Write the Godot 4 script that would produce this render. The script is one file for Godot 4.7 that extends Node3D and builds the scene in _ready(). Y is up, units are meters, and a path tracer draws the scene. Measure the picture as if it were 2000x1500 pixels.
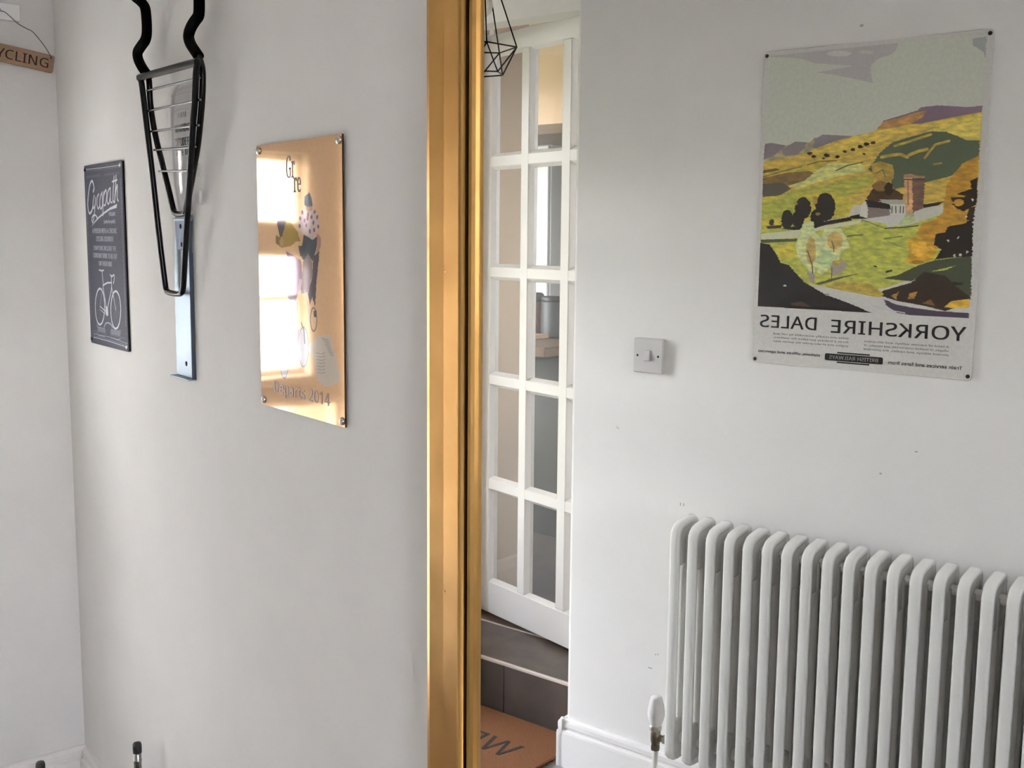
extends Node3D

# World: y up, metres. The plain wall with the signs and the mirror is the plane z = 0 (room on +z),
# the end wall is x = -2.808. The wall with the radiator stands opposite, turned by 13.6 degrees.
var RX: Transform3D      # the opposite wall's own axes: x to the right as one faces it, y up, z into the room
var M := {}

func _ready():
	# ---- camera
	var cam := Camera3D.new()
	cam.name = "camera"
	cam.projection = Camera3D.PROJECTION_PERSPECTIVE
	cam.keep_aspect = Camera3D.KEEP_HEIGHT
	cam.fov = 38.4613
	cam.near = 0.02
	cam.transform = Transform3D(Basis(Vector3(0.6073, 0.0091, -0.7944), Vector3(-0.1091, 0.9914, -0.0721), Vector3(0.7870, 0.1305, 0.6030)).orthonormalized(), Vector3(0, 1.44, 0.772))
	add_child(cam)
	cam.current = true
	# ---- sky and exposure
	var we := WorldEnvironment.new()
	we.name = "world_environment"
	var env := Environment.new()
	env.background_mode = Environment.BG_SKY
	var sky := Sky.new()
	var sm := ProceduralSkyMaterial.new()
	sm.sky_top_color = Color(0.88, 0.91, 1.0)
	sm.sky_horizon_color = Color(1.0, 0.988, 0.975)
	sm.sky_curve = 0.2
	sm.sky_energy_multiplier = 1.0
	sm.ground_bottom_color = Color(0.44, 0.42, 0.39)
	sm.ground_horizon_color = Color(0.44, 0.42, 0.39)
	sm.ground_energy_multiplier = 1.0
	sm.sun_angle_max = 0.0
	sky.sky_material = sm
	env.sky = sky
	env.background_energy_multiplier = 40.0
	env.ambient_light_source = Environment.AMBIENT_SOURCE_SKY
	env.tonemap_mode = Environment.TONE_MAPPER_LINEAR
	env.tonemap_exposure = 1.93
	env.sdfgi_enabled = true
	env.ssao_enabled = true
	env.ssil_enabled = true
	we.environment = env
	add_child(we)

	RX = Transform3D(Basis(Vector3.UP, deg_to_rad(166.4296)), Vector3(-2.1934, 0, 1.1298))
	materials()
	shell()
	windows()
	kitchen_shell()
	glazed_door()
	mirror()
	bike_rack()
	wall_signs()
	radiator()
	switch_and_poster()
	door_mat()
	pendant()
	shoe_rack()
	hanging_sign()
	kitchen_things()
	outdoors()

# ------------------------------------------------------------------ mesh helpers
func new_st() -> SurfaceTool:
	var st := SurfaceTool.new()
	st.begin(Mesh.PRIMITIVE_TRIANGLES)
	return st

func commit(st: SurfaceTool, called: String, m: Material, parent: Node = null) -> MeshInstance3D:
	st.generate_normals()
	var o := MeshInstance3D.new()
	o.name = called
	o.mesh = st.commit()
	o.material_override = m
	o.cast_shadow = GeometryInstance3D.SHADOW_CASTING_SETTING_ON
	if parent == null:
		add_child(o, true)
	else:
		parent.add_child(o, true)
	return o

func thing(called: String, label: String, category: String, group := "", xf := Transform3D.IDENTITY) -> Node3D:
	var o := Node3D.new()
	o.name = called
	add_child(o, true)
	o.transform = xf
	tag(o, label, category, group)
	return o

func tag(o: Node, label: String, category: String, group := ""):
	o.set_meta("label", label)
	o.set_meta("category", category)
	if group != "":
		o.set_meta("group", group)

func structure(o: Node, label: String, category: String):
	o.set_meta("kind", "structure")
	o.set_meta("label", label)
	o.set_meta("category", category)

func tri(st: SurfaceTool, a: Vector3, b: Vector3, c: Vector3):   # counter-clockwise from outside
	st.add_vertex(a)
	st.add_vertex(c)
	st.add_vertex(b)

func quad(st: SurfaceTool, a: Vector3, b: Vector3, c: Vector3, d: Vector3):
	tri(st, a, b, c)
	tri(st, a, c, d)

func away(st: SurfaceTool, pts: Array, mid: Vector3):   # a convex face turned away from mid
	var n: Vector3 = (pts[1] - pts[0]).cross(pts[2] - pts[0])
	var p: Array = pts
	if n.dot(pts[0] - mid) < 0:
		p = pts.duplicate()
		p.reverse()
	for k in range(1, p.size() - 1):
		tri(st, p[0], p[k], p[k + 1])

func box(st: SurfaceTool, lo: Vector3, hi: Vector3, bev := 0.0, xf := Transform3D.IDENTITY):
	st.set_smooth_group(-1)
	var mid := xf * ((lo + hi) * 0.5)
	var h := (hi - lo) * 0.5
	var c0 := (lo + hi) * 0.5
	var b: float = min(bev, min(h.x, min(h.y, h.z)) * 0.95)
	var pt := func(s: Vector3, axis: int) -> Vector3:   # the corner's point on the face across axis
		var v := Vector3.ZERO
		for k in 3:
			v[k] = s[k] * (h[k] if k == axis else h[k] - b)
		return xf * (c0 + v)
	for axis in 3:
		var u := (axis + 1) % 3
		var w := (axis + 2) % 3
		for s in [-1.0, 1.0]:
			var face := []
			for q in [[-1, -1], [1, -1], [1, 1], [-1, 1]]:
				var sg := Vector3.ZERO
				sg[axis] = s
				sg[u] = q[0]
				sg[w] = q[1]
				face.append(pt.call(sg, axis))
			away(st, face, mid)
		if b > 0.0:
			for su in [-1.0, 1.0]:
				for sw in [-1.0, 1.0]:
					var e := []
					for q in [[-1, u], [1, u], [1, w], [-1, w]]:
						var sg := Vector3.ZERO
						sg[axis] = q[0]
						sg[u] = su
						sg[w] = sw
						e.append(pt.call(sg, q[1]))
					away(st, e, mid)
	if b > 0.0:
		for i in 8:
			var sg := Vector3(-1 if i & 1 else 1, -1 if i & 2 else 1, -1 if i & 4 else 1)
			away(st, [pt.call(sg, 0), pt.call(sg, 1), pt.call(sg, 2)], mid)

func smooth(pts: Array, n: int, closed := false) -> Array:
	var o := []
	var c := pts.size()
	for i in (c if closed else c - 1):
		var p0: Vector3 = pts[(i - 1 + c) % c] if closed or i > 0 else pts[0]
		var p1: Vector3 = pts[i]
		var p2: Vector3 = pts[(i + 1) % c]
		var p3: Vector3 = pts[(i + 2) % c] if closed or i + 2 < c else pts[c - 1]
		for k in n:
			var t := float(k) / n
			o.append(0.5 * (2.0 * p1 + (p2 - p0) * t + (2.0 * p0 - 5.0 * p1 + 4.0 * p2 - p3) * t * t + (3.0 * p1 - p0 - 3.0 * p2 + p3) * t * t * t))
	if not closed:
		o.append(pts[c - 1])
	return o

func tube(st: SurfaceTool, pts: Array, r: float, sides := 10, closed := false, r2 := -1.0):
	var c := pts.size()
	var rb := r if r2 < 0.0 else r2
	var rings := []
	var d0: Vector3 = (pts[1] - pts[0]).normalized()
	var nrm := d0.cross(Vector3.UP if absf(d0.y) < 0.9 else Vector3.RIGHT).normalized()
	for i in c:
		var a: Vector3 = pts[(i - 1 + c) % c] if closed or i > 0 else pts[0]
		var b: Vector3 = pts[(i + 1) % c] if closed or i < c - 1 else pts[c - 1]
		var d := (b - a).normalized()
		nrm = (nrm - d * nrm.dot(d)).normalized()
		var bn := d.cross(nrm)
		var ring := []
		for k in sides:
			var an := TAU * k / sides
			ring.append(pts[i] + nrm * cos(an) * r + bn * sin(an) * rb)
		rings.append(ring)
	st.set_smooth_group(0)
	for i in (c if closed else c - 1):
		var p: Array = rings[i]
		var q: Array = rings[(i + 1) % c]
		for k in sides:
			var k2 := (k + 1) % sides
			quad(st, p[k], p[k2], q[k2], q[k])
	if not closed:
		st.set_smooth_group(-1)
		away(st, rings[0], pts[1])
		away(st, rings[c - 1], pts[c - 2])

func lathe(st: SurfaceTool, prof: Array, seg: int, xf := Transform3D.IDENTITY, group := 0):   # prof: Vector2(radius, y) upwards
	st.set_smooth_group(group)
	for i in prof.size() - 1:
		for k in seg:
			var a0 := TAU * k / seg
			var a1 := TAU * (k + 1) / seg
			var p: Vector2 = prof[i]
			var q: Vector2 = prof[i + 1]
			var a := xf * Vector3(cos(a0) * p.x, p.y, sin(a0) * p.x)
			var b := xf * Vector3(cos(a1) * p.x, p.y, sin(a1) * p.x)
			var c := xf * Vector3(cos(a1) * q.x, q.y, sin(a1) * q.x)
			var d := xf * Vector3(cos(a0) * q.x, q.y, sin(a0) * q.x)
			if p.x > 1e-6:
				tri(st, a, c, b)
			if q.x > 1e-6:
				tri(st, a, d, c)

func plate(st: SurfaceTool, poly: PackedVector2Array, z0: float, z1: float, bev := 0.0, xf := Transform3D.IDENTITY):   # convex outline (counter-clockwise) in x and y, from z0 to z1
	st.set_smooth_group(-1)
	var n := poly.size()
	var lo := poly[0]
	var hi := poly[0]
	for p in poly:
		lo = Vector2(min(lo.x, p.x), min(lo.y, p.y))
		hi = Vector2(max(hi.x, p.x), max(hi.y, p.y))
	var inner := PackedVector2Array()
	for i in n:
		var e0 := (poly[i] - poly[(i - 1 + n) % n]).normalized()
		var e1 := (poly[(i + 1) % n] - poly[i]).normalized()
		var m := (Vector2(-e0.y, e0.x) + Vector2(-e1.y, e1.x))
		m = m / max(0.2, m.dot(Vector2(-e0.y, e0.x)))
		inner.append(poly[i] + m * bev)
	var uvf := func(p: Vector2) -> Vector2: return Vector2((p.x - lo.x) / (hi.x - lo.x), 1.0 - (p.y - lo.y) / (hi.y - lo.y))
	var put := func(p: Vector2, z: float):
		st.set_uv(uvf.call(p))
		st.add_vertex(xf * Vector3(p.x, p.y, z))
	var zb := z1 - bev
	for i in range(1, n - 1):
		put.call(inner[0], z1); put.call(inner[i + 1], z1); put.call(inner[i], z1)
		put.call(poly[0], z0); put.call(poly[i], z0); put.call(poly[i + 1], z0)
	for i in n:
		var j := (i + 1) % n
		put.call(poly[i], z0); put.call(poly[j], zb); put.call(poly[j], z0)
		put.call(poly[i], z0); put.call(poly[i], zb); put.call(poly[j], zb)
		if bev > 0.0:
			put.call(poly[i], zb); put.call(inner[j], z1); put.call(poly[j], zb)
			put.call(poly[i], zb); put.call(inner[i], z1); put.call(inner[j], z1)

func round_rect(w: float, h: float, r: float, seg := 4, c := Vector2.ZERO) -> PackedVector2Array:
	var o := PackedVector2Array()
	for q in [[1, -1, -90.0], [1, 1, 0.0], [-1, 1, 90.0], [-1, -1, 180.0]]:
		var m := c + Vector2(q[0] * (w * 0.5 - r), q[1] * (h * 0.5 - r))
		for k in seg + 1:
			var a := deg_to_rad(q[2] + 90.0 * k / seg)
			o.append(m + Vector2(cos(a), sin(a)) * r)
	return o

func sweep(st: SurfaceTool, prof: Array, a: Vector3, b: Vector3, out: Vector3):   # a section (distance out, height) drawn from a to b
	st.set_smooth_group(-1)
	var mid := Vector3.ZERO
	for p in prof:
		mid += (a + b) * 0.5 + out * p.x + Vector3.UP * p.y
	mid /= prof.size()
	var n := prof.size()
	for i in n:
		var p: Vector2 = prof[i]
		var q: Vector2 = prof[(i + 1) % n]
		var pa := a + out * p.x + Vector3.UP * p.y
		var qa := a + out * q.x + Vector3.UP * q.y
		var pb := b + out * p.x + Vector3.UP * p.y
		var qb := b + out * q.x + Vector3.UP * q.y
		away(st, [pa, qa, qb, pb], mid)
	var ea := []
	var eb := []
	for p in prof:
		ea.append(a + out * p.x + Vector3.UP * p.y)
		eb.append(b + out * p.x + Vector3.UP * p.y)
	away(st, ea, mid)
	away(st, eb, mid)

func words(parent: Node, text: String, at: Vector3, w: float, h: float, m: Material, bold := 0.0, font := "Droid Sans", depth := 0.0006, turn := Basis.IDENTITY, caps_only := true, slant := 0.0) -> MeshInstance3D:
	# lettering that fills w by h (h: the height of its capitals, or of its whole box), its middle at "at"
	var f := SystemFont.new()
	f.font_names = PackedStringArray([font])
	var fv := FontVariation.new()
	fv.base_font = f
	var t := TextMesh.new()
	t.text = text
	t.font = fv
	t.font_size = 64
	t.pixel_size = 0.01
	t.depth = 0.05
	t.curve_step = 1.5
	var src := ArrayMesh.new()
	var arr := t.get_mesh_arrays()
	src.add_surface_from_arrays(Mesh.PRIMITIVE_TRIANGLES, arr)
	var bb := src.get_aabb()
	var sc := Vector3(w / bb.size.x, h / bb.size.y, depth / 0.05)
	var c := bb.position + bb.size * 0.5
	var bs := Basis(Vector3(sc.x, 0, 0), Vector3(slant * sc.y, sc.y, 0), Vector3(0, 0, sc.z))
	var vs: PackedVector3Array = arr[Mesh.ARRAY_VERTEX]
	var ns: PackedVector3Array = arr[Mesh.ARRAY_NORMAL]
	for k in vs.size():
		vs[k] = at + turn * (bs * (vs[k] - c))
		ns[k] = turn * (ns[k] / sc).normalized()
	var lm := ArrayMesh.new()
	var av := PackedVector3Array()
	var an := PackedVector3Array()
	var ai := PackedInt32Array()
	var idx: PackedInt32Array = arr[Mesh.ARRAY_INDEX]
	var shifts := [Vector2.ZERO]
	if bold > 0.0:
		shifts = [Vector2(-1, -1), Vector2(1, -1), Vector2(1, 1), Vector2(-1, 1), Vector2(0, 0)]
	for s in shifts:
		var d: Vector3 = turn * (Vector3(s.x, s.y, 0) * bold * h * 0.035 + Vector3(0, 0, 0.00004 * (ai.size() / idx.size())))
		var first := av.size()
		for k in vs.size():
			av.append(vs[k] + d)
			an.append(ns[k])
		for k in idx:
			ai.append(k + first)
	var out := []
	out.resize(Mesh.ARRAY_MAX)
	out[Mesh.ARRAY_VERTEX] = av
	out[Mesh.ARRAY_NORMAL] = an
	out[Mesh.ARRAY_INDEX] = ai
	lm.add_surface_from_arrays(Mesh.PRIMITIVE_TRIANGLES, out)
	var o := MeshInstance3D.new()
	o.name = "lettering"
	o.mesh = lm
	o.material_override = m
	parent.add_child(o, true)
	return o

func screw_head(parent: Node, at: Vector3, r: float, m: Material, called := "screw", turn := Basis.IDENTITY):
	var st := new_st()
	lathe(st, [Vector2(r, 0), Vector2(r, r * 0.25), Vector2(r * 0.8, r * 0.5), Vector2(r * 0.45, r * 0.65), Vector2(0, r * 0.7)], 12, Transform3D(turn * Basis(Vector3.RIGHT, PI / 2), at))
	commit(st, called, m, parent)

# ------------------------------------------------------------------ materials
func mat(c: Color, rough := 0.6, metal := 0.0) -> StandardMaterial3D:
	var m := StandardMaterial3D.new()
	m.albedo_color = c
	m.roughness = rough
	m.metallic = metal
	return m

func noise_tex(seed_: int, freq: float, c0: Color, c1: Color, size := 256, oct := 4, normal := false, bump := 1.0) -> NoiseTexture2D:
	var n := FastNoiseLite.new()
	n.seed = seed_
	n.frequency = freq
	n.fractal_octaves = oct
	var t := NoiseTexture2D.new()
	t.width = size
	t.height = size
	t.seamless = true
	t.noise = n
	if normal:
		t.as_normal_map = true
		t.bump_strength = bump
	else:
		var g := Gradient.new()
		g.set_color(0, c0)
		g.set_color(1, c1)
		t.color_ramp = g
	return t

func triplanar(m: StandardMaterial3D, scale: float) -> StandardMaterial3D:
	m.uv1_triplanar = true
	m.uv1_world_triplanar = true
	m.uv1_scale = Vector3.ONE * scale
	return m

func materials():
	M.wall = mat(Color.WHITE, 0.88)
	M.wall.albedo_texture = noise_tex(3, 0.006, Color(0.893, 0.884, 0.870), Color(0.908, 0.900, 0.887), 512, 4)
	M.wall.normal_enabled = true
	M.wall.normal_texture = noise_tex(5, 0.03, Color.BLACK, Color.WHITE, 512, 3, true, 1.2)
	M.wall.normal_scale = 0.06
	triplanar(M.wall, 1.3)
	M.ceiling = mat(Color(0.93, 0.925, 0.91), 0.9)
	M.gloss_white = mat(Color(0.94, 0.93, 0.915), 0.35)
	M.floor = mat(Color.WHITE, 0.5)
	M.floor.albedo_texture = noise_tex(8, 0.02, Color(0.50, 0.49, 0.47), Color(0.60, 0.59, 0.57), 256, 4)
	triplanar(M.floor, 1.0)
	M.step = mat(Color.WHITE, 0.45)
	M.step.albedo_texture = noise_tex(12, 0.012, Color(0.26, 0.225, 0.195), Color(0.36, 0.315, 0.275), 256, 5)
	triplanar(M.step, 2.0)
	M.riser = mat(Color.WHITE, 0.5)
	M.riser.albedo_texture = noise_tex(14, 0.015, Color(0.20, 0.17, 0.15), Color(0.29, 0.25, 0.22), 256, 5)
	triplanar(M.riser, 2.0)
	M.trim = mat(Color(0.72, 0.68, 0.64), 0.35)
	M.kitchen_floor = mat(Color.WHITE, 0.4)
	M.kitchen_floor.albedo_texture = noise_tex(17, 0.02, Color(0.30, 0.24, 0.20), Color(0.40, 0.33, 0.27), 256, 4)
	triplanar(M.kitchen_floor, 1.5)
	M.beige = mat(Color(0.74, 0.665, 0.58), 0.85)
	M.bulkhead = mat(Color(0.78, 0.67, 0.57), 0.85)
	M.gold = mat(Color.WHITE, 0.36, 1.0)
	M.gold.albedo_texture = noise_tex(21, 0.01, Color(0.72, 0.555, 0.32), Color(0.79, 0.62, 0.375), 256, 5)
	M.gold.roughness_texture = noise_tex(22, 0.02, Color(0.75, 0.75, 0.75), Color(1, 1, 1), 256, 4)
	triplanar(M.gold, 2.5)
	M.gold_dark = mat(Color(0.34, 0.22, 0.11), 0.5, 0.7)
	M.mirror = mat(Color(0.965, 0.972, 0.965), 0.0, 1.0)
	M.black = mat(Color(0.02, 0.02, 0.025), 0.22)
	M.black.metallic_specular = 0.35
	M.foam = mat(Color(0.02, 0.02, 0.028), 0.8)
	M.foam.metallic_specular = 0.1
	M.steel = mat(Color(0.50, 0.55, 0.59), 0.42, 1.0)
	M.dark_steel = mat(Color(0.33, 0.36, 0.41), 0.4, 1.0)
	M.chrome = mat(Color(0.80, 0.79, 0.76), 0.15, 1.0)
	M.hole = mat(Color(0.02, 0.02, 0.02), 0.9)
	M.rubber = mat(Color(0.03, 0.03, 0.035), 0.55)
	M.clear = mat(Color(0.80, 0.80, 0.84, 0.26), 0.08)
	M.clear.transparency = BaseMaterial3D.TRANSPARENCY_ALPHA
	M.clear.cull_mode = BaseMaterial3D.CULL_DISABLED
	M.pane = mat(Color(0.95, 0.97, 0.96, 0.08), 0.0)
	M.pane.transparency = BaseMaterial3D.TRANSPARENCY_ALPHA
	M.door_pane = mat(Color(0.95, 0.97, 0.96, 0.06), 0.0)
	M.door_pane.transparency = BaseMaterial3D.TRANSPARENCY_ALPHA
	M.door_pane.metallic_specular = 0.08
	M.ink = mat(Color(0.07, 0.065, 0.07), 0.6)
	M.enamel = mat(Color(0.905, 0.90, 0.88), 0.25)
	M.plastic = mat(Color(0.86, 0.85, 0.84), 0.4)
	M.switch = mat(Color(0.77, 0.76, 0.755), 0.4)
	M.wood = mat(Color.WHITE, 0.6)
	M.wood.albedo_texture = grain(31, Color(0.56, 0.44, 0.34), Color(0.68, 0.56, 0.45))
	M.worktop = mat(Color.WHITE, 0.35)
	M.worktop.albedo_texture = grain(33, Color(0.34, 0.24, 0.17), Color(0.48, 0.36, 0.26))
	triplanar(M.worktop, 1.0)

func grain(seed_: int, a: Color, b: Color) -> ImageTexture:   # wood grain along u
	var n := FastNoiseLite.new()
	n.seed = seed_
	n.frequency = 1.0
	n.fractal_octaves = 3
	var img := Image.create(256, 256, false, Image.FORMAT_RGB8)
	for y in 256:
		for x in 256:
			var v := 0.5 + 0.5 * n.get_noise_2d(x * 0.008, y * 0.09) + 0.18 * n.get_noise_2d(x * 0.05 + 40.0, y * 0.5)
			img.set_pixel(x, y, a.lerp(b, clampf(v, 0.0, 1.0)))
	return ImageTexture.create_from_image(img)

# ------------------------------------------------------------------ painting (flat print on the tin signs)
var rough := FastNoiseLite.new()
var wobble := 0.0

func fill(img: Image, col: String, c: Array):
	var n := c.size() / 2
	var color := Color(col)
	var y0 := 100000
	var y1 := -100000
	for i in n:
		y0 = min(y0, int(c[2 * i + 1]))
		y1 = max(y1, int(c[2 * i + 1]))
	for y in range(max(0, y0), min(img.get_height() - 1, y1) + 1):
		var xs := []
		var yy := y + 0.5
		for i in n:
			var j := (i + 1) % n
			var ya: float = c[2 * i + 1]
			var yb: float = c[2 * j + 1]
			if (ya <= yy) != (yb <= yy):
				xs.append(c[2 * i] + (yy - ya) / (yb - ya) * (c[2 * j] - c[2 * i]))
		xs.sort()
		for k in range(0, xs.size() - 1, 2):
			var xa: float = xs[k] + wobble * rough.get_noise_2d(xs[k], y * 2.0)
			var xb: float = xs[k + 1] + wobble * rough.get_noise_2d(xs[k + 1] + 77.0, y * 2.0)
			var ia := clampi(roundi(xa), 0, img.get_width())
			var ib := clampi(roundi(xb), 0, img.get_width())
			if ib > ia:
				img.fill_rect(Rect2i(ia, y, ib - ia, 1), color)

func stroke(img: Image, col: String, width: float, c: Array):
	var n := c.size() / 2
	var color := Color(col)
	for i in n - 1:
		var a := Vector2(c[2 * i], c[2 * i + 1])
		var b := Vector2(c[2 * i + 2], c[2 * i + 3])
		var steps := int(a.distance_to(b)) + 1
		for k in steps:
			var p := a.lerp(b, float(k) / steps)
			var h := int(ceil(width * 0.5))
			for dy in range(-h, h + 1):
				var hw := sqrt(max(0.0, width * width * 0.25 - dy * dy))
				if hw > 0.2:
					img.fill_rect(Rect2i(roundi(p.x - hw), roundi(p.y + dy), max(1, roundi(2.0 * hw)), 1), color)

func speckle(img: Image, amount: float, seed_: int):
	var n := FastNoiseLite.new()
	n.seed = seed_
	n.frequency = 0.06
	n.fractal_octaves = 3
	for y in img.get_height():
		for x in img.get_width():
			var c := img.get_pixel(x, y)
			var v := 1.0 + amount * n.get_noise_2d(x, y)
			img.set_pixel(x, y, Color(c.r * v, c.g * v, c.b * v))

func dabs(img: Image, amount: float):   # short flat brush marks, lighter and darker, in the land below the sky
	var n := FastNoiseLite.new()
	n.seed = 23
	n.frequency = 0.028
	n.fractal_octaves = 3
	for y in range(215, 808):
		for x in range(15, 687):
			var c := img.get_pixel(x, y)
			if c.r - c.b < 0.10:
				continue
			var v := n.get_noise_2d(x * 0.8 + y * 0.3, y * 2.2)
			var q := roundf(v * 4.0) / 4.0
			var warm := 1.0 + amount * q
			img.set_pixel(x, y, Color(clampf(c.r * warm, 0, 1), clampf(c.g * (1.0 + amount * 0.85 * q), 0, 1), clampf(c.b * (1.0 + amount * 0.3 * q), 0, 1)))

func brighten(img: Image, lin_gain: float):   # the print's own colours are lighter than they look on a shaded wall
	for y in img.get_height():
		for x in img.get_width():
			var c := img.get_pixel(x, y).srgb_to_linear()
			img.set_pixel(x, y, Color(min(1.0, c.r * lin_gain), min(1.0, c.g * lin_gain), min(1.0, c.b * lin_gain)).linear_to_srgb())

func art_landscape() -> ImageTexture:
	rough.frequency = 0.09
	wobble = 5.0
	var img := Image.create(700, 994, false, Image.FORMAT_RGB8)
	img.fill(Color("#a3a19d"))
	fill(img, "#a2a498", [684, 2, 21, 16, 17, 488, 686, 480])
	fill(img, "#959190", [563, 0, 403, 6, 272, 8, 268, 19, 286, 44, 325, 52, 348, 69, 348, 91, 339, 123, 394, 107, 457, 90, 521, 77, 404, 67, 526, 49, 583, 28, 679, 15, 679, 3])
	fill(img, "#a5a49f", [410, 30, 415, 34, 429, 36, 449, 35, 469, 32, 484, 28, 489, 23, 484, 19, 470, 17, 450, 18, 430, 21, 416, 25])
	fill(img, "#a09e99", [341, 33, 345, 36, 353, 37, 365, 36, 377, 34, 386, 32, 390, 28, 387, 26, 378, 24, 366, 25, 354, 27, 345, 30])
	fill(img, "#868887", [59, 22, 20, 20, 19, 80, 27, 61, 55, 41])
	fill(img, "#8c8368", [611, 295, 532, 289, 515, 275, 481, 289, 513, 320, 685, 343, 650, 310])
	fill(img, "#70686b", [685, 286, 661, 285, 611, 295, 632, 311, 654, 326, 688, 337])
	fill(img, "#756d6c", [628, 307, 580, 284, 541, 288, 549, 306, 570, 325, 614, 328])
	fill(img, "#766e72", [522, 307, 515, 279, 490, 267, 394, 276, 455, 302, 497, 310])
	fill(img, "#a48d45", [688, 343, 583, 329, 531, 315, 455, 290, 394, 276, 325, 266, 310, 247, 260, 227, 203, 212, 180, 213, 18, 227, 17, 488, 686, 480])
	fill(img, "#685862", [303, 236, 256, 225, 203, 212, 192, 203, 143, 201, 59, 211, 19, 210, 19, 227, 104, 238, 186, 250, 298, 248])
	fill(img, "#9b7648", [318, 258, 299, 238, 256, 230, 203, 217, 176, 214, 185, 232, 205, 242, 228, 252, 301, 261])
	fill(img, "#b09a4b", [513, 320, 393, 278, 325, 266, 294, 260, 178, 253, 19, 231, 20, 263, 140, 262, 253, 277, 292, 294, 351, 307, 454, 322])
	fill(img, "#b5a452", [177, 273, 21, 234, 19, 305, 57, 304, 79, 293, 117, 277])
	fill(img, "#a6a668", [529, 355, 369, 357, 343, 381, 441, 398, 569, 431, 596, 422, 544, 395])
	fill(img, "#8f8d42", [685, 464, 543, 428, 334, 393, 317, 417, 377, 447, 446, 482, 689, 480])
	fill(img, "#9a8a40", [686, 370, 538, 355, 444, 342, 510, 380, 686, 391])
	fill(img, "#6c5838", [687, 395, 611, 381, 528, 377, 515, 384, 544, 407, 601, 422, 644, 446, 686, 462])
	fill(img, "#4c483e", [687, 414, 614, 412, 587, 431, 622, 449, 686, 464])
	fill(img, "#5c4628", [686, 370, 643, 365, 630, 371, 686, 380])
	stroke(img, "#5a5232", 3, [686, 391, 625, 376, 555, 362])
	stroke(img, "#5a5232", 3, [537, 357, 495, 348, 440, 348])
	stroke(img, "#4c4a30", 3, [442, 378, 406, 363, 357, 355])
	fill(img, "#2b241a", [521, 323, 524, 327, 532, 328, 539, 325, 539, 320, 533, 318, 525, 319])
	fill(img, "#2b241a", [509, 333, 512, 336, 519, 337, 525, 334, 525, 330, 519, 328, 512, 329])
	fill(img, "#2b241a", [464, 332, 467, 336, 476, 337, 484, 333, 484, 328, 477, 325, 468, 327])
	fill(img, "#2b241a", [432, 337, 435, 340, 442, 341, 448, 338, 448, 335, 442, 332, 435, 334])
	fill(img, "#2b241a", [409, 322, 411, 325, 417, 326, 422, 323, 422, 320, 418, 318, 412, 319])
	fill(img, "#2b241a", [383, 317, 386, 321, 393, 321, 399, 318, 399, 314, 394, 312, 386, 313])
	fill(img, "#2b241a", [360, 310, 363, 313, 371, 314, 377, 311, 378, 307, 372, 304, 364, 305])
	fill(img, "#2b241a", [340, 303, 343, 306, 351, 307, 357, 304, 358, 300, 352, 297, 344, 299])
	fill(img, "#2b241a", [321, 300, 324, 303, 331, 303, 336, 301, 337, 297, 331, 295, 325, 296])
	fill(img, "#2b241a", [350, 331, 352, 333, 357, 334, 361, 332, 361, 329, 357, 328, 353, 328])
	fill(img, "#2b241a", [479, 340, 481, 342, 486, 343, 489, 341, 489, 338, 486, 337, 481, 338])
	fill(img, "#49523f", [339, 377, 306, 328, 268, 299, 214, 286, 158, 274, 117, 277, 79, 293, 57, 304, 20, 306, 20, 366, 60, 375, 94, 404, 168, 421, 256, 438, 278, 402, 322, 393])
	stroke(img, "#98823e", 9, [301, 342, 270, 337, 246, 336, 222, 345])
	stroke(img, "#98823e", 9, [219, 339, 193, 329, 166, 324])
	stroke(img, "#98823e", 7, [172, 349, 144, 312, 104, 303])
	stroke(img, "#98823e", 6, [145, 368, 123, 366])
	stroke(img, "#98823e", 7, [263, 311, 214, 298, 157, 282])
	fill(img, "#90793b", [332, 362, 304, 355, 264, 368, 260, 403, 273, 430, 309, 417, 326, 393])
	stroke(img, "#5c5a3c", 4, [315, 390, 295, 379, 286, 402])
	fill(img, "#99732e", [21, 349, 64, 369, 87, 400, 104, 426, 108, 487, 17, 488])
	fill(img, "#949647", [684, 545, 503, 541, 381, 524, 258, 544, 106, 514, 160, 570, 15, 637, 177, 671, 206, 710, 272, 736, 476, 743, 529, 729, 692, 615])
	fill(img, "#a0953f", [687, 455, 448, 443, 379, 476, 394, 519, 503, 537, 686, 556])
	fill(img, "#8a8c40", [686, 472, 568, 453, 506, 466, 574, 514, 684, 530])
	fill(img, "#a8a78f", [685, 573, 554, 560, 502, 551, 389, 535, 352, 528, 359, 541, 485, 560, 553, 584, 685, 594])
	fill(img, "#4a4c38", [685, 592, 553, 588, 557, 596, 684, 603])
	fill(img, "#a5983f", [642, 614, 570, 603, 559, 646, 613, 656])
	stroke(img, "#4d5030", 3, [395, 579, 370, 575, 345, 574])
	stroke(img, "#6c7048", 3, [352, 528, 310, 543, 274, 556])
	stroke(img, "#5a5c38", 4, [280, 585, 256, 581])
	stroke(img, "#5a5c38", 4, [252, 581, 225, 578])
	stroke(img, "#77804a", 3, [268, 594, 239, 604, 211, 613])
	fill(img, "#201c19", [617, 556, 503, 540, 443, 529, 387, 520, 384, 531, 468, 545, 502, 555, 572, 561])
	fill(img, "#221d1b", [577, 527, 579, 542, 585, 554, 595, 558, 606, 554, 614, 542, 617, 527, 615, 511, 608, 500, 598, 496, 588, 500, 580, 511])
	fill(img, "#221d1b", [517, 492, 520, 510, 529, 522, 543, 527, 557, 522, 567, 509, 572, 492, 569, 474, 559, 462, 546, 457, 532, 462, 522, 475])
	fill(img, "#221d1b", [438, 489, 441, 511, 452, 527, 469, 533, 486, 527, 499, 511, 504, 488, 501, 466, 489, 450, 473, 445, 456, 451, 443, 467])
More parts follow.
